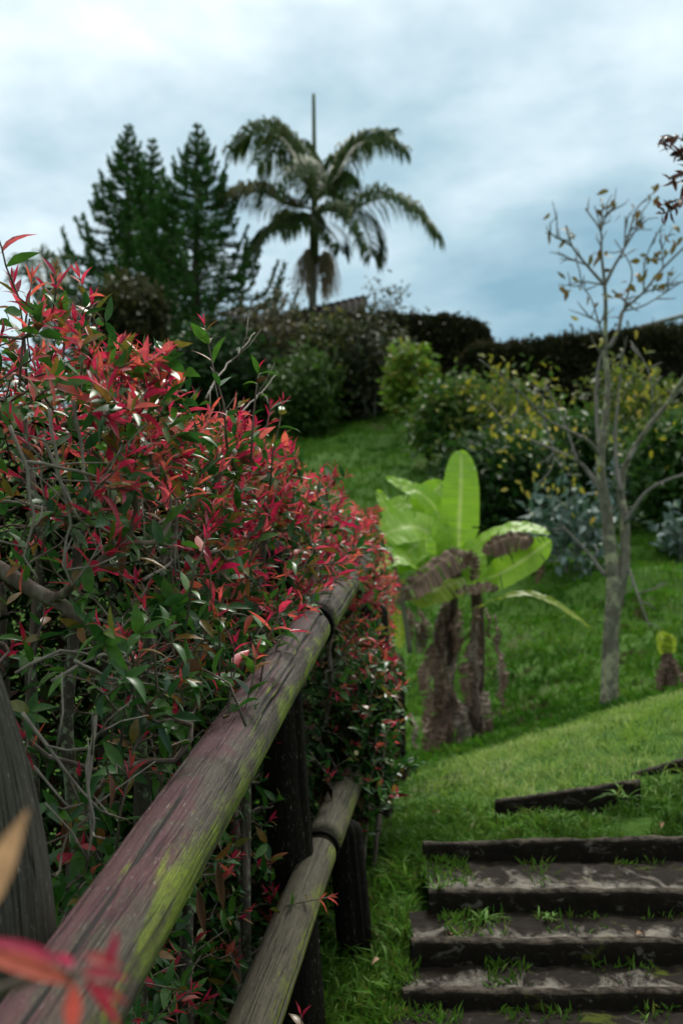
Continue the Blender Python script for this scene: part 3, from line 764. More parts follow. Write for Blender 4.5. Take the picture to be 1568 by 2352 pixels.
# ------------------------------------------------------------------ banana
M['banana'] = None
def bananamat(name, base, rib, dark, trans, rough, stripes=True):
    m, nt, bs, out = new_mat(name)
    uv = texco(nt, 'UV'); sx = nt.nodes.new('ShaderNodeSeparateXYZ'); nt.links.new(uv, sx.inputs[0])
    w = nt.nodes.new('ShaderNodeTexNoise'); w.noise_dimensions = '1D'; w.inputs['Scale'].default_value = 45
    nt.links.new(sx.outputs[1], w.inputs['W']); w.inputs['Detail'].default_value = 4
    c = mixc(nt, base, dark, ramp(nt, [0, 1], [.35, .75], w.outputs[0]).outputs[0])
    n2 = noise(nt, 5, 4, texco(nt)); c = mixc(nt, c, dark, math_(nt, 'MULTIPLY', ramp(nt, [0, 1], [.45, .7], n2.outputs[0]).outputs[0], .5))
    d = math_(nt, 'ABSOLUTE', math_(nt, 'SUBTRACT', sx.outputs[0], .5))
    c = mixc(nt, rib, c, ramp(nt, [0, 1], [.03, .07], d).outputs[0])
    nt.links.new(c, bs.inputs['Base Color']); bs.inputs['Roughness'].default_value = rough
    t = nt.nodes.new('ShaderNodeBsdfTranslucent'); nt.links.new(c, t.inputs[0])
    ms = nt.nodes.new('ShaderNodeMixShader'); ms.inputs[0].default_value = trans
    nt.links.new(bs.outputs[0], ms.inputs[1]); nt.links.new(t.outputs[0], ms.inputs[2]); nt.links.new(ms.outputs[0], out.inputs[0])
    bump(nt, bs, w.outputs[0], .4, .01)
    return m
M['ban'] = bananamat('banana_leaf', (.31, .53, .03), (.46, .60, .15), (.21, .42, .02), .5, .42)
M['bany'] = bananamat('banana_leaf_yellowing', (.32, .42, .03), (.40, .42, .12), (.22, .30, .02), .45, .4)
M['bandead'] = bananamat('banana_leaf_dead', (.24, .15, .11), (.27, .18, .13), (.06, .036, .026), .15, .8)
M['banpale'] = bananamat('banana_leaf_papery', (.34, .27, .22), (.4, .33, .27), (.10, .07, .05), .15, .8)
M['banstem'] = barkmat('banana_stem', [(.02, .014, .011), (.07, .047, .037), (.15, .10, .08)], 14, (2.5, 2.5, .4), .9)
M['stalk'] = barkmat('blue_grey_stalk', [(.07, .075, .05), (.15, .15, .10)], 10, (1, 1, .3), .6)
def bez(pts, n):
    """smooth curve through the points (Catmull-Rom)"""
    P = [np.array(tuple(p), float) for p in pts]
    P = [2 * P[0] - P[1]] + P + [2 * P[-1] - P[-2]]; out = []
    m = len(P) - 3
    for i in range(n + 1):
        u = i / n * m; k = min(int(u), m - 1); t = u - k
        a, b, c, d = P[k:k + 4]
        out.append(.5 * (2 * b + (c - a) * t + (2 * a - 5 * b + 4 * c - d) * t * t + (3 * b - a - 3 * c + d) * t ** 3))
    return np.array(out)
def ribbon(name, pts, W, facing, mat, parent, fold=.25, ragged=0, prof=None, n=64, droop=0, wob=.012, sd=0, tear=.045):
    """broad leaf along a curve; facing = direction its upper side looks"""
    W = W * (1.18 if name == 'leaf' else 1.0)
    C = bez(pts, n); T = nz(np.gradient(C, axis=0)); fc = np.array(facing, float)
    xs_ = np.array([-1, -.66, -.33, -.06, .06, .33, .66, 1.]); k = len(xs_); V = []; UVs = []
    for i in range(n + 1):
        v = i / n
        w = W * .5 * (prof(v) if prof else (min(1, .25 + 3.2 * v) * (1 - v ** 5) ** .6))
        s = nz(np.cross(T[i], fc)); u = nz(np.cross(s, T[i]))
        for x in xs_:
            rag = 1 - ragged * max(0, mnoise.noise(Vector((i * 23.4 / n, x * .7 + sd, sd)))) if abs(x) > .5 else 1
            wv = wob * mnoise.noise(Vector((i * 16 / n, x * 1.6, sd)))
            p = C[i] + s * x * w * rag + u * (fold * abs(x) * w + wv) - np.array([0, 0, 1]) * droop * w * x * x
            V.append(p); UVs.append((x * .5 + .5, v))
    tr = random.Random(int(sd * 7 + W * 1000)); cut = set()
    for i in range(3, n - 1):
        for side in (0, 1):
            if tr.random() < (tear if name == 'leaf' else .16):
                dep_ = tr.choice((1, 2, 2, 3))
                for q in range(dep_): cut.add((i, q if side == 0 else k - 2 - q))
    Fs = [(i * k + j, i * k + j + 1, (i + 1) * k + j + 1, (i + 1) * k + j) for i in range(n) for j in range(k - 1) if (i, j) not in cut]
    o = mesh_obj(name, np.array(V), Fs, mat, parent)
    l = o.data.uv_layers.new(name='UVMap')
    l.data.foreach_set('uv', np.array([UVs[q] for f in Fs for q in f], np.float32).ravel())
    return o
BY = 9.5
def A(px, py, dy=0): return at(px, py, BY + dy)
bb = A(1050, 1712); bb.z = gz(bb.x, bb.y)
ban = thing('banana_plant', 'banana plant with bright green leaves and a skirt of dead brown leaves on the lawn', 'banana plant', bb)
def stem(pts, r, sd):
    C = bez(pts, 30); mb = MB()
    mb.tube(C, [r * (1.15 - .55 * i / 30) * (1 + .18 * mnoise.noise(Vector((i * .6, sd, 0)))) for i in range(31)], 14); mb.build('stem', M['banstem'], ban)
stem([A(1022, 1735), A(1022, 1600), A(1030, 1450), A(1042, 1330), A(1055, 1262)], .068, 1)
stem([A(1082, 1728, .15), A(1092, 1600, .15), A(1098, 1450, .15), A(1090, 1350, .1), A(1068, 1265, .05)], .06, 4)
BN = 'leaf'
ribbon(BN, [A(1052, 1275), A(1054, 1200, .05), A(1058, 1110, .12), A(1058, 1034, .25)], .275, (0, -1, .15), M['ban'], ban, .12, tear=.012, prof=lambda v: min(1, .55 + 1.6 * v) * (1 - v ** 4) ** .5)
ribbon(BN, [A(1020, 1262), A(1005, 1180, .1), A(972, 1138, .12), A(930, 1118, .1), A(886, 1098, .05)], .17, (-.1, -.75, .7), M['ban'], ban, .1, .1)
ribbon(BN, [A(1030, 1270, .1), A(1010, 1200, .2), A(985, 1150, .25), A(1020, 1105, .3)], .26, (-.2, -.9, .3), M['ban'], ban, .3)
ribbon(BN, [A(965, 1330, -.1), A(915, 1240, -.2), A(888, 1170, -.15), A(866, 1125, -.1)], .13, (.4, -.8, .4), M['ban'], ban, .25)
ribbon(BN, [A(1040, 1275, -.05), A(1000, 1235, -.1), A(950, 1210, -.2), A(890, 1225, -.3), A(850, 1260, -.35)], .30, (.05, -.85, .6), M['ban'], ban, .05, .15)
ribbon(BN, [A(1010, 1300, -.1), A(985, 1245, -.15), A(945, 1262, -.3), A(900, 1320, -.4)], .26, (-.1, -.9, .4), M['ban'], ban, .1, .1)
ribbon(BN, [A(1000, 1330, -.2), A(950, 1290, -.35), A(905, 1280, -.45), A(850, 1310, -.5)], .20, (0, -.7, .7), M['ban'], ban, .1, .1)
ribbon(BN, [A(1035, 1300, .1), A(1005, 1230, .2), A(955, 1170, .25), A(915, 1160, .3), A(880, 1190, .35)], .20, (-.1, -.8, .6), M['ban'], ban, .1, .1)
ribbon(BN, [A(975, 1225, -.25), A(978, 1262, -.3), A(970, 1300, -.32), A(962, 1335, -.3)], .12, (.2, -1, .1), M['ban'], ban, .5)
ribbon(BN, [A(1070, 1290, 0), A(1110, 1238, -.1), A(1165, 1214, -.2), A(1215, 1212, -.25), A(1262, 1226, -.3)], .16, (.1, -.6, .8), M['ban'], ban, .05, .1)
ribbon(BN, [A(1075, 1335, -.1), A(1130, 1325, -.25), A(1180, 1300, -.35), A(1225, 1270, -.4), A(1265, 1240, -.45)], .25, (.1, -.85, .5), M['ban'], ban, .1, .05)
ribbon(BN, [A(1055, 1262, -.1), A(1075, 1270, -.2), A(1085, 1300, -.3), A(1090, 1345, -.35)], .20, (0, -1, .2), M['ban'], ban, .25)
ribbon(BN, [A(1065, 1330, -.15), A(1030, 1345, -.3), A(985, 1360, -.38), A(945, 1385, -.4)], .19, (.1, -.8, .6), M['bany'], ban, .1, .3, droop=.3)
ribbon(BN, [A(1085, 1400, 0), A(1145, 1375, -.2), A(1212, 1366, -.3), A(1275, 1388, -.35), A(1355, 1442, -.4)], .085, (.1, -.5, .9), M['bany'], ban, .3, prof=lambda v: (.25 if v < .3 else 1) * (1 - v ** 4) ** .6)
DN = 'dead_leaf'
ribbon(DN, [A(1075, 1300, -.35), A(1060, 1272, -.4), A(1020, 1285, -.45), A(975, 1320, -.5), A(930, 1355, -.5), A(935, 1380, -.5)], .22, (.1, -.9, .5), M['bandead'], ban, .1, .35, droop=.5, wob=.05, sd=3)
ribbon(DN, [A(1078, 1265, -.38), A(1085, 1285, -.4), A(1088, 1310, -.42), A(1080, 1335, -.4)], .10, (.5, -1, 0), M['bandead'], ban, .4, .5, wob=.04, sd=6)
ribbon(DN, [A(1105, 1262, -.35), A(1150, 1240, -.38), A(1190, 1232, -.4), A(1225, 1245, -.42)], .20, (.1, -.9, .4), M['bandead'], ban, .1, .4, droop=.45, wob=.05, sd=9)
ribbon(DN, [A(1222, 1240, -.3), A(1228, 1275, -.32), A(1240, 1310, -.33), A(1230, 1338, -.33)], .09, (-.4, -1, 0), M['bandead'], ban, .4, .5, wob=.04, sd=12)
ribbon(DN, [A(1045, 1360, -.4), A(1085, 1350, -.45), A(1125, 1345, -.48), A(1140, 1358, -.5)], .11, (.1, -.8, .6), M['bandead'], ban, .3, .3, droop=.4, wob=.03, sd=15)
rr = random.Random(5)
for i, (x, y0, y1, w, k) in enumerate(((965, 1400, 1490, .16, 0), (1000, 1390, 1560, .16, 0), (985, 1480, 1660, .14, 0), (1020, 1420, 1640, .17, 0), (1010, 1560, 1720, .17, 0), (1040, 1480, 1700, .15, 0), (1052, 1600, 1720, .15, 1), (1085, 1390, 1540, .12, 0),
                                      (1075, 1480, 1640, .14, 0), (1100, 1510, 1680, .14, 0), (1110, 1590, 1705, .16, 1), (1140, 1412, 1505, .13, 0), (1150, 1490, 1630, .09, 0), (1075, 1600, 1722, .16, 0), (1120, 1400, 1470, .05, 0), (1030, 1350, 1450, .1, 0),
                                      (950, 1640, 1720, .08, 1), (905, 1560, 1660, .07, 1), (1012, 1400, 1520, .1, 0), (1000, 1500, 1640, .1, 0), (1035, 1590, 1720, .13, 0), (1095, 1430, 1560, .1, 0), (1088, 1540, 1660, .1, 1), (1100, 1620, 1722, .12, 0), (1012, 1640, 1728, .12, 0), (1060, 1640, 1730, .12, 1), (1128, 1640, 1700, .10, 0), (985, 1650, 1735, .12, 0), (1145, 1500, 1600, .11, 1), (960, 1430, 1500, .13, 0), (940, 1400, 1470, .1, 0), (1048, 1400, 1500, .12, 0))):
    w = w * rr.uniform(.7, 1.1)
    dx = rr.uniform(-14, 14); dy = rr.uniform(-.2, -.02)
    ribbon(DN, [A(x - dx, y0, dy + .05), A(x + dx * .4, y0 * .6 + y1 * .4, dy - .08), A(x - dx * .3, y0 * .25 + y1 * .75, dy - .1), A(x + dx, y1, dy - .05)], w, (rr.uniform(-1.6, 1.6), -1, .1), M['banpale'] if k or i % 4 == 1 else M['bandead'], ban, rr.uniform(.1, .9), .65, wob=.03, sd=20 + i * 3, n=50, prof=lambda v: min(1, .35 + 2.2 * v) * (1 - v ** 3) ** .7 + .03)
mb = MB(); mb.tube(bez([A(895, 1270, -.5), A(915, 1340, -.5), A(930, 1420, -.5), A(942, 1500, -.5)], 14), np.linspace(.014, .022, 15), 8); mb.build('stalk', M['stalk'], ban)
ribbon(BN, [A(912, 1400, -.4), A(916, 1440, -.42), A(918, 1490, -.42)], .08, (.2, -1, 0), M['bany'], ban, .3)
# cut stump with one new leaf at right
sp_ = at(1532, 1572, 9.3); sp_.z = gz(sp_.x, sp_.y)
st = thing('banana_sucker', 'short brown banana sucker with small yellow green leaves at right edge of lawn', 'banana plant', sp_)
hh = at(1532, 1500, 9.3).z - sp_.z
C = bez([sp_ - Vector((0, 0, .05)), sp_ + Vector((.01, 0, hh * .5)), sp_ + Vector((0, 0, hh))], 16); mb = MB()
mb.tube(C, [.075 * (1.1 - .5 * i / 16) * (1 + .2 * mnoise.noise(Vector((i * .7, 3, 0)))) for i in range(17)], 12); mb.build('stem', M['banstem'], st)
for i, (dx, s) in enumerate(((-.03, 1), (.02, .85))):
    ribbon('leaf', [sp_ + Vector((0, 0, hh * .9)), sp_ + Vector((dx, -.02, hh + .09)), sp_ + Vector((dx * 2.2, -.04, hh + .17 * s))], .11 * s, (0, -1, .2), M['bany'], st, .3)
for i in range(4):
    a = i * 1.6; ribbon('dead_leaf', [sp_ + Vector((0, -.06, hh * .95)), sp_ + Vector((.07 * math.cos(a), -.09, hh * .5)), sp_ + Vector((.1 * math.cos(a), -.1, .02))], .08, (math.cos(a), -1, 0), M['bandead'], st, .3, .4, wob=.03, sd=i + 50)

# ------------------------------------------------------------------ lichened bare tree
TY = 9.2
def B(px, py, dy=0): return at(px, py, TY + dy)
tb = B(1400, 1590); tb.z = gz(tb.x, tb.y)
tree = thing('bare_tree', 'slender nearly leafless tree with forked lichen covered trunk on the lawn', 'tree', tb)
M['lichtrunk'] = barkmat('lichen_trunk', [(.035, .03, .024), (.14, .13, .105), (.30, .29, .24)], 22, (1, 1, .7), .9, (.33, .33, .22), 9)
M['greytwig'] = barkmat('grey_twig', [(.09, .085, .08), (.17, .16, .15), (.24, .23, .21)], 14, (1, 1, .5), .9)
def limbtube(mb, pts, w0, w1, n=8, jit=.01):
    C = bez(pts, max(8, len(pts) * 6)); k = len(C)
    C = np.array([c + np.array([mnoise.noise(Vector(c) * 3), mnoise.noise(Vector(c) * 3 + Vector((7, 7, 7))), 0]) * jit for c in C])
    r = (w1 + (w0 - w1) * (1 - np.linspace(0, 1, k)) ** 1.6) * .5 * TY / F
    r = r * np.array([1 + .12 * mnoise.noise(Vector((i * .6, w0, 0))) for i in range(k)])
    mb.tube(C, r, n); return C
mb = MB()
T1 = limbtube(mb, [B(1398, 1625), B(1400, 1480), B(1408, 1350), B(1397, 1230), B(1385, 1130), B(1378, 1050), B(1390, 960), B(1396, 880), B(1388, 800), B(1390, 700), B(1388, 655)], 44, 9, 12)
T2 = limbtube(mb, [B(1406, 1430), B(1430, 1310), B(1433, 1200, .05), B(1425, 1130, .1), B(1440, 1060, .1), B(1475, 1000, .05), B(1530, 930, 0), B(1580, 850, -.1)], 30, 9, 10)
mb.build('trunk', M['lichtrunk'], tree)
brs = []
mb = MB()
for pts, w0, w1 in (
    ([(1385, 1130, 0), (1350, 1085, .1), (1325, 1060, .1), (1265, 1030, .2), (1190, 1000, .3)], 14, 6), ([(1378, 1050, 0), (1345, 1010, -.1), (1250, 960, -.2), (1190, 895, -.3), (1100, 825, -.4)], 11, 4),
    ([(1433, 1200, 0), (1490, 1125, -.1), (1580, 1085, -.2)], 12, 7), ([(1425, 1130, 0), (1412, 1020, .2), (1420, 900, .3), (1430, 800, .3)], 11, 5), ([(1390, 1322, 0), (1345, 1265, .1), (1290, 1208, .2)], 11, 5),
    ([(1440, 1300, 0), (1468, 1380, -.2), (1492, 1440, -.3)], 7, 3), ([(1385, 1120, 0), (1370, 960, .2), (1372, 850, .3), (1390, 790, .3)], 12, 7), ([(1440, 1060, 0), (1500, 960, .2), (1580, 880, .3)], 9, 5),
    ([(1388, 655, 0), (1347, 609, 0), (1313, 565, -.05), (1299, 517, -.1)], 9, 4), ([(1313, 565, 0), (1272, 541, 0), (1258, 533, 0)], 6, 3), ([(1347, 609, 0), (1286, 585, .1)], 5, 3),
    ([(1388, 655, 0), (1380, 580, 0), (1378, 530, 0), (1344, 479, .1)], 9, 4), ([(1378, 530, 0), (1390, 500, 0), (1412, 476, 0)], 7, 3), ([(1378, 530, 0), (1385, 465, .1)], 6, 3),
    ([(1388, 655, 0), (1410, 610, 0), (1433, 568, 0), (1455, 500, .1), (1467, 472, .1), (1508, 435, .2)], 9, 3), ([(1433, 568, 0), (1436, 496, 0)], 5, 3), ([(1433, 568, 0), (1480, 496, -.1)], 6, 3),
    ([(1390, 800, 0), (1402, 790, 0), (1422, 749, .05), (1429, 715, .1), (1477, 670, .1), (1521, 616, .1), (1590, 550, .1)], 12, 5), ([(1422, 749, 0), (1436, 691, .1), (1450, 620, .1), (1410, 550, .2)], 7, 3),
    ([(1477, 670, 0), (1535, 657, .1), (1590, 640, .1)], 5, 3), ([(1429, 715, 0), (1480, 700, -.1), (1560, 650, -.2)], 5, 3), ([(1405, 667, 0), (1436, 691, .1)], 5, 5), ([(1388, 655, 0), (1337, 647, 0), (1305, 655, 0)], 5, 3),
    ([(1390, 790, 0), (1374, 742, -.1), (1357, 688, -.1), (1335, 655, -.1)], 6, 3), ([(1374, 742, -.1), (1345, 720, -.1)], 4, 2), ([(1477, 670, 0), (1480, 600, 0), (1500, 550, 0)], 5, 3), ([(1521, 616, 0), (1520, 570, 0), (1545, 520, 0)], 4, 2),
    ([(1250, 960, -.2), (1270, 1060, -.2), (1230, 1120, -.2)], 5, 3), ([(1190, 895, -.3), (1180, 960, -.3), (1130, 990, -.3)], 4, 2), ([(1325, 1060, 0), (1290, 960, .1), (1250, 880, .2)], 6, 3), ([(1500, 960, .2), (1490, 860, .2), (1460, 800, .3)], 5, 3)):
    brs.append(limbtube(mb, [B(*p) for p in pts], w0, w1, 7, .006))
    C = brs[-1]
    for k in range(rnd.choice((3, 4, 5))):
        i = rnd.randrange(len(C) // 4, len(C)); d = nz(rdir(1)[0] * .8 + nz(C[min(i + 1, len(C) - 1)] - C[i - 1]) * .5 + np.array([0, 0, .25])); L = rnd.uniform(.08, .27)
        q1 = C[i] + d * L * .5 + rdir(1)[0] * .02; q2 = C[i] + d * L + rdir(1)[0] * .03
        mb.tube([C[i], q1, q2], [.007, .005, .003], 5)
        if L > .25: mb.tube([q1, q1 + nz(d + rdir(1)[0] * .8) * L * .4], [.004, .003], 5)
mb.build('branches', M['greytwig'], tree)
M['ochre'] = leafmat('ochre_leaf', [(.16, .10, .02), (.12, .12, .02), (.20, .12, .03), (.09, .06, .02)], .35, .5, .3)
M['yellow'] = leafmat('yellow_leaf', [(.36, .32, .03), (.28, .28, .03), (.40, .30, .05), (.16, .22, .03)], .4, .5, .3)
def clusters(name, parent, mat, spots, n, spread, L):
    P = []
    for s in spots:
        c = np.array(tuple(B(*s[:2], s[2] if len(s) > 2 else 0))); k = s[3] if len(s) > 3 else n
        P.append(c + rg.normal(size=(k, 3)) * spread)
    P = np.concatenate(P); m_ = len(P); l = rg.uniform(*L, m_)
    D = nz(rdir(m_) * .8 + np.array([0, 0, -.6])); a = np.stack([l, l * .42], 1)
    V, Q = blades(P, D, nz(rdir(m_) + np.array([0, -.4, .6])), l, l * .45, rg.uniform(0, .5, m_), rg.uniform(0, .4, m_))
    fast_obj(name, V, Q, mat, parent)
clusters('ochre_leaves', tree, M['ochre'], [(1260, 535), (1290, 540), (1390, 470), (1412, 468), (1508, 440), (1467, 475), (1540, 545), (1530, 565), (1478, 610), (1490, 630), (1500, 600), (1455, 650), (1305, 655), (1325, 645), (1358, 592), (1360, 685), (1440, 665), (1530, 630), (1380, 580)], 4, .045, (.07, .12))
clusters('yellow_leaves', tree, M['yellow'], [(1210, 1010, .3), (1240, 1030, .2), (1270, 1060, 0), (1300, 1110, 0), (1230, 1120, -.1), (1285, 1130, -.1), (1250, 960, -.2), (1270, 930, -.2), (1180, 960, -.3), (1130, 990, -.3), (1160, 1040, -.2), (1490, 860, .2), (1440, 920, .2), (1460, 960, .2), (1500, 930, .2), (1395, 770, 0), (1405, 830, 0), (1540, 890, .2), (1250, 880, .2), (1290, 960, .2), (1530, 1000, 0), (1230, 1000, .2), (1210, 920, .1), (1340, 1060, 0), (1310, 1010, .1), (1150, 870, -.3), (1420, 1000, .2), (1505, 1010, .2), (1450, 860, .3)], 7, .12, (.045, .085))

# ------------------------------------------------------------------ middle-distance shrubs and small trees
def bushy(name, label, cat, px, py, Y, rx, ry, nt, nl, cols, L, group=None, base_py=None, trans=.3, sparse=1.35, spread=.16, bark=None, shape=None, rtip=.004):
    c = at(px, py, Y); a = rx / F * Y; b = ry / F * Y
    bx_, by_ = c.x, c.y; zb = gz(bx_, by_)
    t = thing(name, label, cat, (bx_, by_, zb), group)
    T = []
    while len(T) < nt:
        v = rdir(1)[0] * rg.random() ** .42
        p = np.array([c.x + v[0] * a, c.y + v[1] * a * .9, c.z + v[2] * b])
        if cat != 'tree' and v[2] < 0:
            gl = gz(p[0], p[1]) + .1; p[2] = c.z + v[2] * max(b, c.z - gl)
        if mnoise.noise(Vector(p) * (2.6 / max(a, .4))) < -.02: continue
        if p[2] < gz(p[0], p[1]) + .1: continue
        T.append(p)
    root = [[Vector((bx_ + dx * a, by_, zb - .05)), Vector((bx_ + dx * a * 1.4, by_, zb * .5 + c.z * .5 - .1 * b)), Vector((bx_ + dx * a * 1.2, by_, max(c.z - .2 * b, zb + .3)))] for dx in ((-.12, .1) if a > .5 else (0,))]
    P, par, rad, tips, Dv = grow(root, T, max(.08, a * .12), rtip, 2.3, .06, .3, .12)
    mb = MB(); branch_mesh(mb, P, par, rad, 5); mb.build('branches', bark or M['greytwig'], t)
    base = P[rg.choice(tips, nl)]; X_ = base + rg.normal(size=(nl, 3)) * spread * a * sparse
    l = rg.uniform(*L, nl) * 1.3
    D = nz(nz(X_ - np.array([c.x, c.y, c.z - b])) * .6 + rdir(nl)); N = nz(rdir(nl) * .7 + np.array([0, -.3, 1]))
    V, Q = kites(X_, D, N, l, l * rg.uniform(.35, .6, nl))
    fast_obj('foliage', V, Q, leafmat(name + '_leaf', cols, trans, .5, .3), t)
    return t
DG = [(.012, .04, .01), (.022, .065, .014), (.03, .085, .015)]
bushy('twiggy_shrub', 'dark tangled shrub left of the lime green tree, under the hedge', 'shrub', 850, 830, 29, 85, 100, 260, 2600, [(.03, .045, .018), (.05, .065, .025), (.07, .06, .03)], (.09, .18), spread=.2)
bushy('twiggy_shrub', 'dark brown green thicket between the conifers and the palm', 'shrub', 555, 800, 31, 75, 85, 220, 2400, [(.025, .035, .016), (.045, .05, .022), (.07, .055, .03)], (.09, .18), spread=.2)
bushy('olive_bush', 'rounded olive green bush at the foot of the left conifers', 'bush', 290, 735, 33, 90, 85, 260, 6500, [(.035, .04, .014), (.055, .06, .02), (.075, .075, .025)], (.12, .25), spread=.13)
bushy('twiggy_shrub', 'dull grey brown twiggy shrub in front of the dark hedge, left of the palm', 'shrub', 630, 830, 30, 100, 105, 300, 3000, [(.04, .045, .025), (.06, .065, .03), (.09, .07, .04), (.12, .11, .03)], (.08, .17), spread=.16)
bushy('twiggy_shrub', 'grey green shrub with scattered yellow leaves below the palm trunk', 'shrub', 760, 840, 29.5, 95, 100, 300, 4200, [(.04, .06, .02), (.05, .08, .025), (.07, .09, .03), (.2, .18, .03)], (.09, .18), spread=.16)
bushy('green_shrub', 'fresh green shrub at the left edge of the open slope', 'shrub', 700, 900, 28, 85, 80, 220, 3400, [(.04, .09, .02), (.06, .13, .02), (.08, .15, .03)], (.09, .17), spread=.15)
bushy('conical_shrub', 'dark green low spreading shrub beneath the conifers', 'shrub', 500, 860, 29, 110, 95, 260, 5500, DG, (.1, .2), spread=.15)
bushy('lime_tree', 'upright lime green young tree standing on the slope before the hedge', 'tree', 945, 880, 26, 55, 95, 170, 2000, [(.10, .22, .02), (.15, .28, .03), (.12, .20, .02), (.28, .26, .04)], (.10, .19), spread=.16, trans=.4)
bushy('green_shrub', 'rich green shrub between the lime tree and the yellow shrub', 'shrub', 1040, 970, 22.5, 95, 85, 240, 3400, [(.03, .09, .012), (.05, .13, .02), (.07, .15, .02), (.16, .18, .03)], (.09, .17), spread=.15)
bushy('dark_bush', 'dense dark green bush behind the upright banana leaf', 'bush', 1150, 1120, 17.5, 135, 120, 400, 6000, DG + [(.05, .10, .015)], (.08, .16), spread=.12)
bushy('yellow_shrub', 'loose shrub with yellow leaves above the dark bush', 'shrub', 1160, 960, 22, 140, 105, 220, 1050, [(.16, .22, .03), (.32, .29, .03), (.08, .15, .02), (.12, .18, .02), (.05, .11, .02), (.07, .13, .02)], (.09, .16), spread=.14, trans=.4)
bushy('yellow_shrub', 'yellow green shrub behind the bare tree trunk', 'shrub', 1450, 940, 22, 115, 100, 220, 1200, [(.12, .17, .02), (.20, .22, .03), (.06, .11, .02), (.05, .09, .02)], (.09, .17), spread=.15, trans=.4)
bushy('green_shrub', 'mid green shrub at the right edge behind the bare tree', 'shrub', 1550, 1100, 16.5, 95, 130, 280, 3600, [(.025, .075, .012), (.04, .11, .018), (.06, .13, .02)], (.09, .17), spread=.14)
bushy('green_shrub', 'low mid green shrub between the dark bush and the bare tree', 'shrub', 1330, 1060, 18.5, 95, 100, 200, 2300, [(.02, .065, .012), (.035, .10, .018), (.06, .12, .02)], (.09, .17), spread=.14)
BG = [(.12, .19, .18), (.18, .25, .25), (.08, .15, .12), (.05, .12, .05), (.24, .31, .31)]
bushy('blue_leaved_shrub', 'silvery blue leaved shrub low on the lawn beside the bare tree', 'shrub', 1310, 1215, 15.3, 100, 85, 150, 520, BG, (.09, .17), spread=.18, trans=.2)
bushy('blue_leaved_shrub', 'silvery blue leaved shrub seen between the forked trunks', 'shrub', 1440, 1130, 17, 75, 65, 100, 300, BG, (.09, .17), spread=.2, trans=.2)
bushy('blue_leaved_shrub', 'silvery blue leaved shrub at the right edge of the lawn', 'shrub', 1560, 1235, 15.3, 55, 60, 70, 190, BG, (.09, .16), spread=.2, trans=.2)
bushy('twiggy_tree', 'thin twiggy tree top rising above the hedge right of the palm', 'tree', 885, 715, 33, 55, 75, 120, 330, [(.05, .06, .025), (.08, .09, .03)], (.09, .17), spread=.2, rtip=.006)
bushy('twiggy_tree', 'thin twiggy tree top against the sky left of the palm trunk', 'tree', 640, 725, 33, 75, 65, 130, 420, [(.05, .06, .025), (.14, .12, .03)], (.09, .17), spread=.2, rtip=.006)

# ------------------------------------------------------------------ hedges on the crest
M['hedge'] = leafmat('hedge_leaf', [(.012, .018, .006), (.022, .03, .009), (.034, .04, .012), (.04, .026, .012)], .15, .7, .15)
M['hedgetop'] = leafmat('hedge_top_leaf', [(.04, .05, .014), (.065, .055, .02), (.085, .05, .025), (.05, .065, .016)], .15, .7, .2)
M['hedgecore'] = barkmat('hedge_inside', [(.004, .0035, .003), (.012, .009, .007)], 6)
def hedge(label, tops_px, Yh, thick, nl):
    tp = [at(a, b, Yh + dy) for a, b, dy in tops_px]
    C = bez(tp, 60)
    mid = C[30]; t = thing('clipped_hedge', label, 'hedge', (mid[0], mid[1], gz(mid[0], mid[1])), 'dark clipped hedges on the hill crest')
    k = 14; V = []
    for i in range(61):
        e = min(i, 60 - i) / 6; s = min(1, math.sqrt(max(0, 1 - (1 - min(e, 1)) ** 2)) + .02)
        zb = gz(C[i][0], C[i][1]) - .1; hgt = (C[i][2] - zb)
        for j in range(k):
            a = math.pi * j / (k - 1); cx = math.cos(a); sz = math.sin(a)
            yy = np.sign(cx) * abs(cx) ** .5 * thick * .5 * (.6 + .4 * s); zz = abs(sz) ** .5 * (hgt - .08) * (.35 + .65 * s)
            q = .10 * mnoise.noise(Vector((i * .4, j * .8, Yh)))
            V.append((C[i][0], C[i][1] - yy * .92 + q, zb + zz + q))
    Fs = [(i * k + j, i * k + j + 1, (i + 1) * k + j + 1, (i + 1) * k + j) for i in range(60) for j in range(k - 1)]
    Fs += [tuple(range(k)), tuple(60 * k + j for j in range(k - 1, -1, -1))]
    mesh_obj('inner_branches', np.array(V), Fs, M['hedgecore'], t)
    V = np.array(V).reshape(61, k, 3)
    u = rg.random(nl) * 59.99; w = rg.random(nl) * (k - 1.01); i0 = u.astype(int); j0 = w.astype(int); fu = (u - i0)[:, None]; fw = (w - j0)[:, None]
    P = (V[i0, j0] * (1 - fu) + V[i0 + 1, j0] * fu) * (1 - fw) + (V[i0, j0 + 1] * (1 - fu) + V[i0 + 1, j0 + 1] * fu) * fw
    cen = C[i0].copy(); cen[:, 2] = P[:, 2] * .5 + (cen[:, 2] - 1.2) * .5
    Nn = nz(P - cen + rdir(nl) * .02); P = P + Nn * (rg.uniform(-.05, .14, nl) + (rg.random(nl) < .06) * rg.uniform(0, .22, nl))[:, None]
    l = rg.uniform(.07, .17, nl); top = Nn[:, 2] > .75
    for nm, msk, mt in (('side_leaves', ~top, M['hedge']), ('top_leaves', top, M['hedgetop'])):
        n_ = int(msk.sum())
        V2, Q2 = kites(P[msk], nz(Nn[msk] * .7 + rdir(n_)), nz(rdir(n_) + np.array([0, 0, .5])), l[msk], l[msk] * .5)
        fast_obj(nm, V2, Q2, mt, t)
hedge('dark hedge left of the gap, rounded at its right end, running behind the palm trunk', [(380, 760, 0), (600, 745, 0), (800, 735, 0), (960, 735, 0), (1060, 745, 0), (1132, 775, 0)], 31, 2.2, 26000)
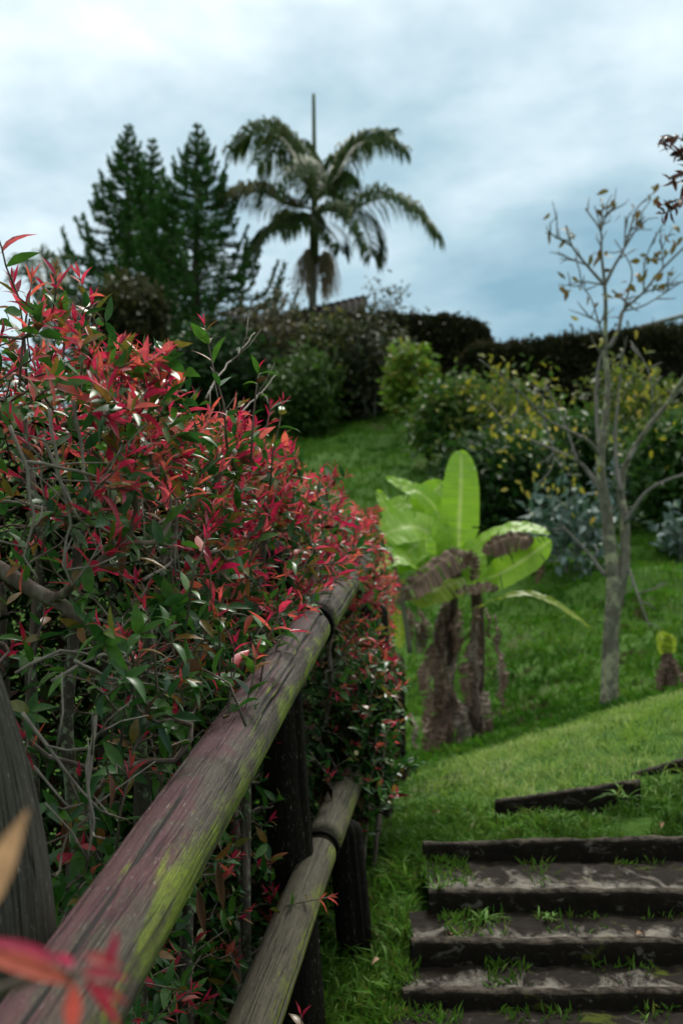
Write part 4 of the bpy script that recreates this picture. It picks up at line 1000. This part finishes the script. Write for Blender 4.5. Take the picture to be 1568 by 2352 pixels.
hedge('dark brown topped hedge right of the gap, climbing towards the metal railing', [(1040, 808, 0), (1150, 802, 0), (1290, 785, 0), (1450, 768, .3), (1620, 752, .6), (1800, 735, 1)], 29, 1.8, 26000)

# ------------------------------------------------------------------ far buildings: tiled roof and railing
M['tile'] = barkmat('dark_roof_tile', [(.004, .003, .003), (.009, .007, .006), (.015, .011, .009)], 12, (1, 1, 1))
M['wall'] = barkmat('grey_render', [(.2, .19, .18), (.3, .29, .28)], 3, (1, 1, 1))
ra = at(585, 748, 37); rb = at(838, 688, 37)
hs = thing('garden_house', 'small house with dark barrel tiled roof half hidden behind the hedge', 'house', (ra.lerp(rb, .5).x, 38, gz(2, 38)))
mb = MB(); n = 17; ax = (rb - ra)
for side in (-1, 1):
    for i in range(n):
        p = ra + ax * ((i + .5) / n); q = p + Vector((0, side * 2.6, -1.5))
        mb.tube([p + Vector((0, 0, .02)), q], [.115, .125], 10)
        if i < n - 1:
            p2 = ra + ax * ((i + 1) / n); mb.tube([p2 - Vector((0, 0, .03)), p2 + Vector((0, side * 2.6, -1.53))], [.07, .07], 6)
for i in range(n): 
    p = ra + ax * ((i + .5) / n); mb.tube([p - ax * (.55 / n), p + ax * (.55 / n) + Vector((0, 0, .03))], [.12, .15], 10)
mb.build('roof', M['tile'], hs)
mb = MB(); cz0 = gz(2, 38); zt_ = min(ra.z, rb.z) - 1.45
mb.box((ra.lerp(rb, .5).x, 37, (cz0 + zt_) / 2 - .2), (ax.length * .9, 4.4, max(.5, zt_ - cz0 + .4))); mb.build('wall', M['wall'], hs, False)
M['metal'] = barkmat('grey_metal', [(.16, .17, .18), (.24, .25, .26)], 5, (1, 1, 1), .5)
pa = at(1395, 772, 46); pb = at(1760, 672, 46)
rl = thing('metal_railing', 'grey metal railing with upright bars behind the right hand hedge', 'railing', (pa.lerp(pb, .5).x, 46, pa.z - 1.2))
mb = MB(); mb.tube([pa, pb], [.09, .09], 8); mb.build('top_rail', M['metal'], rl)
mb = MB(); mb.tube([pa - Vector((0, 0, 1.0)), pb - Vector((0, 0, 1.0))], [.06, .06], 8); mb.build('bottom_rail', M['metal'], rl)
for i in range(24):
    p = pa.lerp(pb, (i + .3) / 24); mb = MB(); mb.tube([p, p - Vector((0, 0, 1.0 if i % 6 else 2.6))], [.035, .035], 6); mb.build('baluster', M['metal'], rl)

# ------------------------------------------------------------------ conifers
M['conifer'] = leafmat('conifer_needles', [(.018, .075, .012), (.035, .12, .016), (.055, .16, .02), (.02, .09, .014)], .2, .6, .25)
M['contrunk'] = barkmat('conifer_bark', [(.03, .024, .02), (.07, .055, .045)], 6)
def conifer(label, px, py_top, Y, slope, sd, lean=0, double=False):
    rr = np.random.default_rng(sd); top = np.array(tuple(at(px, py_top, Y))); zb = gz(top[0], Y)
    t = thing('conifer_tree', label, 'tree', (top[0], Y, zb), 'tall conifers on the hill')
    H = top[2] - zb
    mb = MB(); mb.tube([(top[0], Y, zb - .2), (top[0], Y, zb + H * .5), tuple(top)], [.22, .14, .02], 10); mb.build('trunk', M['contrunk'], t)
    mb = MB(); P = []; D = []; N = []; L = []
    z = top[2] - .12; w = 0
    while z > zb + .6:
        dep = top[2] - z
        n = 5 if dep < .8 else 7
        Rr = (.08 + slope * dep ** 1.12 * .96) * (1 - .12 * max(0, dep - 5) / 3)
        for i in range(n):
            az = 2 * math.pi * (i + rr.uniform(-.25, .25)) / n + w; rad = Rr * rr.uniform(.82, 1.1)
            h = np.array([math.cos(az), math.sin(az), 0])
            el = .75 - .45 * min(1, dep / 4)
            base = np.array([top[0], Y, z]); q0 = base + h * rad * .5 + np.array([0, 0, rad * .5 * (el - .25)]); q1 = base + h * rad * .82 + np.array([0, 0, rad * (el * .8 - .16)]); q2 = base + h * rad + np.array([0, 0, rad * (el * .9 + .2)])
            C = bez([base, q0, q1, q2], 12); mb.tube(C, np.linspace(.03, .012, 13), 5, False)
            m_ = int(6 + rad * 34); ts = rr.uniform(.12, 1, m_)
            for u in ts:
                k = u * 12; ki = min(int(k), 11); p = C[ki] + (C[ki + 1] - C[ki]) * (k - ki); tg = nz(C[ki + 1] - C[ki])
                sd_ = nz(np.cross(tg, [0, 0, 1])) * rr.choice([-1, 1]); bl = (.12 + .34 * (1 - u)) * min(1, .3 + rad * .5) * rr.uniform(.7, 1.2)
                bd = nz(tg * .75 + sd_ * .7 + np.array([0, 0, .16 + rr.uniform(-.1, .12)]))
                for s in range(7):
                    P.append(p + bd * bl * s / 6); D.append(nz(bd * 1.1 + rr.normal(size=3) * .42)); L.append(rr.uniform(.09, .15) * (.5 + .5 * min(1, dep / 2.2)))
        w += .6; z -= (.27 + .05 * min(dep, 5)) * rr.uniform(.9, 1.1)
    mb.build('boughs', M['contrunk'], t)
    P = np.array(P); D = np.array(D); L = np.array(L)
    V, Q = kites(P, D, nz(rr.normal(size=P.shape)), L, L * .38, .1)
    fast_obj('needles', V, Q, M['conifer'], t)
conifer('tall dark conifer, the leftmost of the trio on the hill', 296, 290, 40, .36, 1)
conifer('narrower conifer with a lower tip, standing between the two taller conifers', 350, 322, 41.5, .27, 2)
conifer('tall conifer of the trio standing nearest to the palm', 455, 288, 37, .385, 3)

# ------------------------------------------------------------------ palm
M['frond'] = leafmat('palm_leaflet', [(.03, .065, .02), (.045, .095, .025), (.06, .11, .03), (.085, .12, .035), (.075, .08, .05)], .35, .6, .15)
M['frondlo'] = leafmat('old_palm_leaflet', [(.06, .075, .02), (.09, .10, .025), (.12, .10, .035)], .25, .5, .3)
M['palmtrunk'] = barkmat('palm_trunk', [(.12, .115, .10), (.2, .19, .165), (.26, .25, .22)], 5, (.3, .3, 5), .85)
M['straw'] = leafmat('dry_palm_straw', [(.58, .45, .33), (.66, .53, .40), (.48, .37, .26)], .45, .7, .2)
M['frondstalk'] = barkmat('frond_stalk', [(.05, .07, .025), (.10, .12, .04)], 5, (1, 1, .4), .5)
def frond(parent, pts, Lf, mat, n=70, droop=.9, name='frond', seed=0, w=.055):
    rr = np.random.default_rng(seed)
    C = bez(pts, 40); T = nz(np.gradient(C, axis=0))
    mb = MB(); mb.tube(C, np.linspace(.045, .012, 41), 6)
    V = [np.concatenate(mb.v)]; tri = []
    nv = mb.n; faces = list(mb.f); mi = [1] * len(faces)
    for i in range(n):
        u = .08 + .92 * (i + rr.random()) / n; k = u * 40; ki = min(int(k), 39); p = C[ki] + (C[ki + 1] - C[ki]) * (k - ki); tg = T[ki]
        side = nz(np.cross(tg, [0, 0, 1]))
        for s in (-1, 1):
            L = Lf * (.45 + .55 * math.sin(math.pi * min(1, u * .85 + .12))) * rr.uniform(.8, 1.15)
            d = nz(side * s * .9 + tg * .55 + np.array([0, 0, .25]) + rr.normal(size=3) * .12)
            a = p; b = p + d * L * .45; c = b + nz(d * .7 + np.array([0, 0, -droop])) * L * .35; e = c + nz(d * .25 + np.array([0, 0, -droop * 1.4])) * L * .3
            wd = nz(np.cross(d, [0, 0, 1]) + np.array([0, 0, .35 * s])) * w * .5
            V.append(np.array([a - wd * .5, a + wd * .5, b - wd, b + wd, c - wd * .8, c + wd * .8, e]))
            for f in ((0, 1, 3, 2), (2, 3, 5, 4), (4, 5, 6)): faces.append(tuple(q + nv for q in f)); mi.append(0)
            nv += 7
    return mesh_obj(name, np.concatenate(V), faces, [mat, M['frondstalk']], parent, True, mi)
PY_ = 38
def K(px, py, dy=0): return at(px, py, PY_ + dy)
pb_ = K(720, 990); pb_.z = gz(pb_.x, pb_.y)
palm = thing('palm_tree', 'tall feather palm with upright spear leaf and hanging straw coloured clusters behind the hedge', 'palm tree', pb_)
mb = MB(); mb.tube(bez([pb_ - Vector((0, 0, .2)), K(717, 760), K(720, 600)], 12), np.linspace(.17, .12, 13), 12); mb.build('trunk', M['palmtrunk'], palm)
mb = MB(); mb.tube(bez([K(720, 610), K(722, 540), K(722, 470), K(722, 440)], 10), [.14, .165, .165, .16, .15, .14, .13, .12, .11, .09, .08], 12); mb.build('crownshaft', M['frondstalk'], palm)
mb = MB(); mb.tube(bez([K(722, 470), K(722, 380), K(721, 300), K(720, 216)], 14), np.linspace(.085, .055, 15), 8); mb.build('spear_leaf', M['frondstalk'], palm)
fr = [([(722, 470, 0), (690, 370, -.3), (645, 310, -.5), (585, 305, -.6), (528, 345, -.6)], 1.0, 0), ([(722, 470, 0), (705, 380, .5), (680, 330, 1.0), (640, 335, 1.6), (590, 380, 2.0)], 1.0, 0),
      ([(722, 470, 0), (770, 400, -.2), (810, 335, -.4), (868, 318, -.5), (930, 345, -.6)], .85, 0), ([(722, 470, 0), (755, 400, .6), (790, 350, 1.2), (840, 325, 1.8), (905, 305, 2.2)], .8, 0),
      ([(722, 480, 0), (800, 485, -.5), (870, 455, -1.0), (945, 475, -1.4), (1003, 535, -1.6)], 1.0, 0), ([(722, 480, 0), (660, 470, -.5), (610, 445, -.9), (560, 440, -1.2), (515, 450, -1.4)], .9, 1),
      ([(722, 490, 0), (670, 510, -.4), (630, 520, -.8), (600, 545, -1.0), (565, 595, -1.2)], .75, 0), ([(722, 490, 0), (775, 480, -1.0), (815, 490, -1.6), (845, 540, -2.0), (855, 590, -2.1)], .9, 0),
      ([(722, 480, 0), (700, 410, -1.2), (670, 380, -2.2), (640, 400, -2.9), (620, 450, -3.2)], .95, 0), ([(722, 490, 0), (750, 520, -1.0), (770, 545, -1.6), (785, 580, -1.8)], .6, 0),
      ([(722, 480, 0), (740, 430, 1.2), (760, 410, 2.2), (790, 430, 3.0), (810, 480, 3.3)], .9, 0), ([(722, 490, 0), (700, 500, 1.0), (670, 500, 2.0), (640, 530, 2.6)], .8, 0)]
for i, (pts, Lf, old) in enumerate(fr):
    frond(palm, [K(*p) for p in pts], Lf * 1.45, M['frondlo'] if old else M['frond'], 110, .9, seed=100 + i, w=.062)
rr = np.random.default_rng(77)
for px, py0, py1, wd in ((705, 575, 690, 26), (757, 580, 690, 24), (738, 590, 640, 14), (748, 640, 700, 8)):
    mb = MB()
    n = 110 if wd > 20 else 40
    for i in range(n):
        a = K(px + rr.normal() * 4 + (720 - px) * .3, py0 + rr.uniform(-4, 6), rr.uniform(-.1, .1)); x = px + rr.normal() * wd * .55; e = py1 - abs(rr.normal()) * (py1 - py0) * .28
        m_ = K((a.x / PY_ * F + 784) * .3 + x * .7, py0 * .65 + e * .35 - 6, rr.uniform(-.4, .3)); b = K(x + rr.normal() * 3, e, rr.uniform(-.4, .3))
        mb.tube([a, m_, b], [.014, .012, .006], 4, False)
    mb.build('hanging_cluster', M['straw'], palm)
# small palm far left, only its crown clears the shrub
M['pale_frond'] = leafmat('pale_palm_leaflet', [(.05, .09, .045), (.08, .12, .06), (.11, .15, .085)], .3, .5, .3)
fp = at(105, 720, 24); fp.z = gz(fp.x, fp.y)
palm2 = thing('palm_tree', 'small palm whose spiky crown just clears the shrub at the left edge', 'palm tree', fp)
def K2(px, py, dy=0): return at(px, py, 24 + dy)
mb = MB(); mb.tube([fp - Vector((0, 0, .2)), K2(108, 720)], [.12, .1], 10); mb.build('trunk', M['palmtrunk'], palm2)
for i, pts in enumerate(([(108, 720, 0), (112, 660, 0), (105, 610, -.1), (92, 575, -.2)], [(108, 720, 0), (80, 650, 0), (55, 630, -.1), (25, 635, -.2)], [(108, 720, 0), (125, 660, 0), (140, 640, -.1), (160, 650, -.2)], [(108, 720, 0), (95, 640, .4), (75, 600, .7), (40, 600, 1)], [(108, 720, 0), (130, 690, -.4), (155, 700, -.7), (170, 740, -.9)], [(108, 720, 0), (120, 640, .4), (130, 600, .7), (135, 590, .9)])):
    frond(palm2, [K2(*p) for p in pts], .55, M['pale_frond'], 40, .35, seed=200 + i, w=.03)

# ------------------------------------------------------------------ purple-leaved tree reaching in at the right edge
M['purple'] = leafmat('dark_purple_leaf', [(.05, .012, .018), (.09, .025, .025), (.12, .04, .02), (.035, .012, .016)], .3, .4, .4)
def H(px, py, dy=0): return at(px, py, 4.6 + dy)
hb = H(1960, 1650); hb.z = gz(hb.x, hb.y)
pt = thing('purple_leaved_tree', 'dark red leaved branch tips reaching in at the top right edge', 'tree', hb)
mb = MB(); mb.tube(bez([hb - Vector((0, 0, .1)), H(1950, 1300), H(1900, 900), H(1850, 500), H(1830, 250)], 20), np.linspace(.045, .015, 21), 10); mb.build('trunk', M['twig'], pt)
mb = MB(); PP = []; DD = []
for pts in ([(1850, 560), (1700, 400), (1620, 340), (1560, 318), (1528, 312)], [(1700, 400), (1610, 372), (1570, 362), (1538, 338)], [(1700, 400), (1610, 395), (1570, 400), (1536, 412)], [(1865, 640), (1740, 480), (1640, 445), (1570, 455), (1518, 470)], [(1640, 445), (1580, 450), (1550, 478), (1520, 492)],
            [(1850, 560), (1720, 330), (1650, 270), (1600, 260)], [(1640, 340), (1590, 345), (1560, 352)], [(1640, 445), (1600, 420), (1570, 418)]):
    C = bez([H(*p) for p in pts], 14); mb.tube(C, np.linspace(.007, .002, 15), 6)
    for i in range(5, 15):
        for _ in range(2 if i > 7 else 1): PP.append(C[i]); DD.append(nz(nz(C[i] - C[i - 1]) * .6 + rdir(1)[0]))
mb.build('branches', M['twig'], pt)
n = len(PP); l = rg.uniform(.035, .075, n)
V, Q = blades(PP, DD, nz(rdir(n) + np.array([0, -.3, .6])), l, l * .36, rg.uniform(0, .6, n), rg.uniform(.1, .5, n)); fast_obj('leaves', V, Q, M['purple'], pt)

# ------------------------------------------------------------------ weeds on the steps and fallen leaves
def tuft(label, p, n, L, W, spread=.8, mat='grass', group='weed tufts on the garden steps'):
    P = np.array(tuple(p))[None] + rg.normal(size=(n, 3)) * np.array([.012, .012, 0]); az = rg.uniform(0, 6.28, n)
    D = nz(np.stack([np.cos(az) * spread, np.sin(az) * spread, np.ones(n)], 1) * rg.uniform(.6, 1.3, (n, 1)) + rdir(n) * .3 + np.array([0, 0, .2]))
    n0 = n; l = rg.uniform(L * .4, L * .9, n); V, Q = blades(P, D, nz(rdir(n) * .3 + np.array([0, 0, 1])), l, np.full(n, W * .62), rg.uniform(.2, .9, n), rg.uniform(.1, .5, n))
    o = fast_obj('weed_tuft', V - P.mean(0), Q, M[mat]); o.location = tuple(P.mean(0))
    tag(o, label, 'weed', group)
def ontop(px, py, Y): return at(px, py, Y)
n = 2600; k_ = rg.integers(0, 4, n); u_ = np.abs(rg.normal(size=n)) * .22; back_ = rg.random(n) < .5
u_ = np.where(back_, rg.random(n) ** 1.6 * 1.3, u_); ok_ = (np.sin(u_ * 21 + k_ * 2.1) + np.sin(u_ * 47 + k_) * .6) > -.1
P_ = []
for uu, kk, bk, o_ in zip(u_, k_, back_, ok_):
    if not o_: continue
    a_, b_ = tops[kk], tops[kk + 1]; v_ = rnd.uniform(.72, .97) if bk else rnd.uniform(.1, .95)
    P_.append((a_.x + uu, a_.y + .05 + (b_.y - a_.y - .03) * v_, a_.z - .012 + .02 * v_))
P_ = np.array(P_); n = len(P_); l = rg.uniform(.012, .045, n); D_ = nz(rdir(n) * .8 + np.array([0, 0, .9]))
V, Q = kites(P_, D_, nz(rdir(n) + np.array([0, -.2, .2])), l, l * .16, .3); o = fast_obj('tread_grass', V, Q, M['grass']); o['kind'] = 'stuff'
tuft('broad bladed weed sprouting from the tilted upper step edge', ontop(1428, 1835, 4.3), 16, .13, .016, 1.2)
tuft('spreading weed at the left end of the third step edge from the top', ontop(1105, 2118, 3.42), 14, .11, .016, 1.1)
tuft('small weed in the middle of the third step edge from the top', ontop(1255, 2112, 3.42), 12, .07, .010, 1.1)
tuft('weed beside the left end of the second step edge from the top', ontop(1010, 2045, 3.5), 16, .08, .009, .9)
tuft('thin weed on the lowest step in view', ontop(1135, 2282, 3.05), 9, .06, .007, .8)
tuft('grassy weed under the left end of the tilted step edge', ontop(1150, 1885, 4.25), 24, .07, .007, .9)
tuft('grassy weed in the middle under the tilted step edge', ontop(1290, 1885, 4.2), 36, .10, .008, .9)
tuft('grassy weed right under the tilted step edge', ontop(1520, 1850, 4.2), 30, .10, .008, .9)
tuft('low grassy weed creeping over the left end of the top full step', ontop(1030, 1965, 3.95), 18, .06, .008, 1.1)
M['fallen'] = leafmat('fallen_leaf', [(.22, .10, .05), (.30, .17, .09), (.16, .07, .04)], .1, .6, .3)
for lab, px, py, Y in (('curled tan fallen leaf on the tread below the second step edge', 1460, 2150, 3.25), ('reddish fallen leaf in the grass left of the tilted step edge', 1008, 1868, 4.35), ('brown fallen leaf at the foot of the tilted step edge, at right', 1518, 1893, 4.15),
                       ('brown fallen leaf on the left end of the third tread', 1035, 2150, 3.3), ('small tan fallen leaf in the grass below the fence post', 870, 2205, 3.15)):
    p = at(px, py, Y); l = rnd.uniform(.03, .045); a = rnd.uniform(0, 6.28)
    V, Q = blades(np.array([[0, 0, .004]]), np.array([[math.cos(a), math.sin(a), .15]]), np.array([[.2, -.3, 1]]), np.array([l]), np.array([l * .5]), np.array([.5]), np.array([.6]))
    zz = max(gz(p.x, p.y), p.z) if True else p.z
    o = fast_obj('fallen_leaf', V, Q, M['fallen']); o.location = (p.x, p.y, p.z); tag(o, lab, 'leaf', 'fallen leaves around the steps')

# ------------------------------------------------------------------ sky, sun, camera
SUN_EL, SUN_AZ = R(58), R(15)     # ahead of the camera, a little right
w = bpy.data.worlds.new('World'); SC.world = w; w.use_nodes = True
nt = w.node_tree; bg = nt.nodes['Background']
sky = nt.nodes.new('ShaderNodeTexSky'); sky.sky_type = 'NISHITA'; sky.sun_disc = False
sky.sun_elevation = SUN_EL; sky.sun_rotation = SUN_AZ
tc = nt.nodes.new('ShaderNodeTexCoord'); sx = nt.nodes.new('ShaderNodeSeparateXYZ'); nt.links.new(tc.outputs['Generated'], sx.inputs[0])
den = math_(nt, 'ADD', math_(nt, 'MAXIMUM', sx.outputs[2], 0), .22)
cx = math_(nt, 'DIVIDE', sx.outputs[0], den); cy = math_(nt, 'DIVIDE', sx.outputs[1], den)
cy = math_(nt, 'ADD', cy, .42)
cv = nt.nodes.new('ShaderNodeCombineXYZ'); nt.links.new(cx, cv.inputs[0]); nt.links.new(cy, cv.inputs[1]); cv.inputs[2].default_value = 23.3
n1 = noise(nt, .75, 6, cv.outputs[0], .52, .3); n2 = noise(nt, 2.6, 5, cv.outputs[0], .55)
f = math_(nt, 'ADD', math_(nt, 'MULTIPLY', n1.outputs[0], .70), math_(nt, 'MULTIPLY', n2.outputs[0], .30))
cl = ramp(nt, [(.14, .26, .32), (.27, .385, .435), (.47, .56, .59), (.69, .74, .76)], [.39, .455, .52, .58], f)
boost = ramp(nt, [(1, 1, 1), (1, 1, 1), (3.5, 2.85, 2.3)], [0, .50, .8], sx.outputs[2])
clouds = mixc(nt, cl.outputs[0], boost.outputs[0], 1.0, 'MULTIPLY')
back = ramp(nt, [.50, .72, 1], [0, .35, .62], math_(nt, 'MULTIPLY_ADD', sx.outputs[1], .5, .5))
clouds = mixc(nt, clouds, back.outputs[0], 1.0, 'MULTIPLY')
sk = mixc(nt, sky.outputs[0], (.10, .10, .10), 1.0, 'MULTIPLY')
fin_c = mixc(nt, sk, clouds, .9)
nt.links.new(fin_c, bg.inputs[0]); bg.inputs[1].default_value = 1.0

sl = bpy.data.lights.new('sun', 'SUN'); sl.energy = 2.0; sl.angle = R(14); sl.color = (1, .96, .9)
so = bpy.data.objects.new('sun', sl); COL.objects.link(so)
dv = Vector((math.sin(SUN_AZ) * math.cos(SUN_EL), math.cos(SUN_AZ) * math.cos(SUN_EL), math.sin(SUN_EL)))
so.rotation_euler = (-dv).to_track_quat('-Z', 'Y').to_euler(); so.location = (0, 0, 20)

cd = bpy.data.cameras.new('camera'); co = bpy.data.objects.new('camera', cd); COL.objects.link(co)
co.location = (0, 0, CZ); co.rotation_euler = (R(90) + PITCH, 0, 0)
cd.sensor_fit = 'VERTICAL'; cd.sensor_height = 36; cd.sensor_width = 24; cd.lens = F / 2352 * 36
cd.clip_end = 2000; cd.clip_start = .02
cd.dof.use_dof = True; cd.dof.focus_distance = 1.95; cd.dof.aperture_fstop = 5.6
SC.camera = co
SC.view_settings.view_transform = 'Standard'; SC.view_settings.look = 'None'
SC.view_settings.exposure = .78; SC.view_settings.gamma = 1
SC.render.engine = 'CYCLES'
SC.cycles.use_denoising = True
SC.cycles.max_bounces = 6; SC.cycles.diffuse_bounces = 2; SC.cycles.glossy_bounces = 2; SC.cycles.transmission_bounces = 3
SC.cycles.sample_clamp_indirect = 4
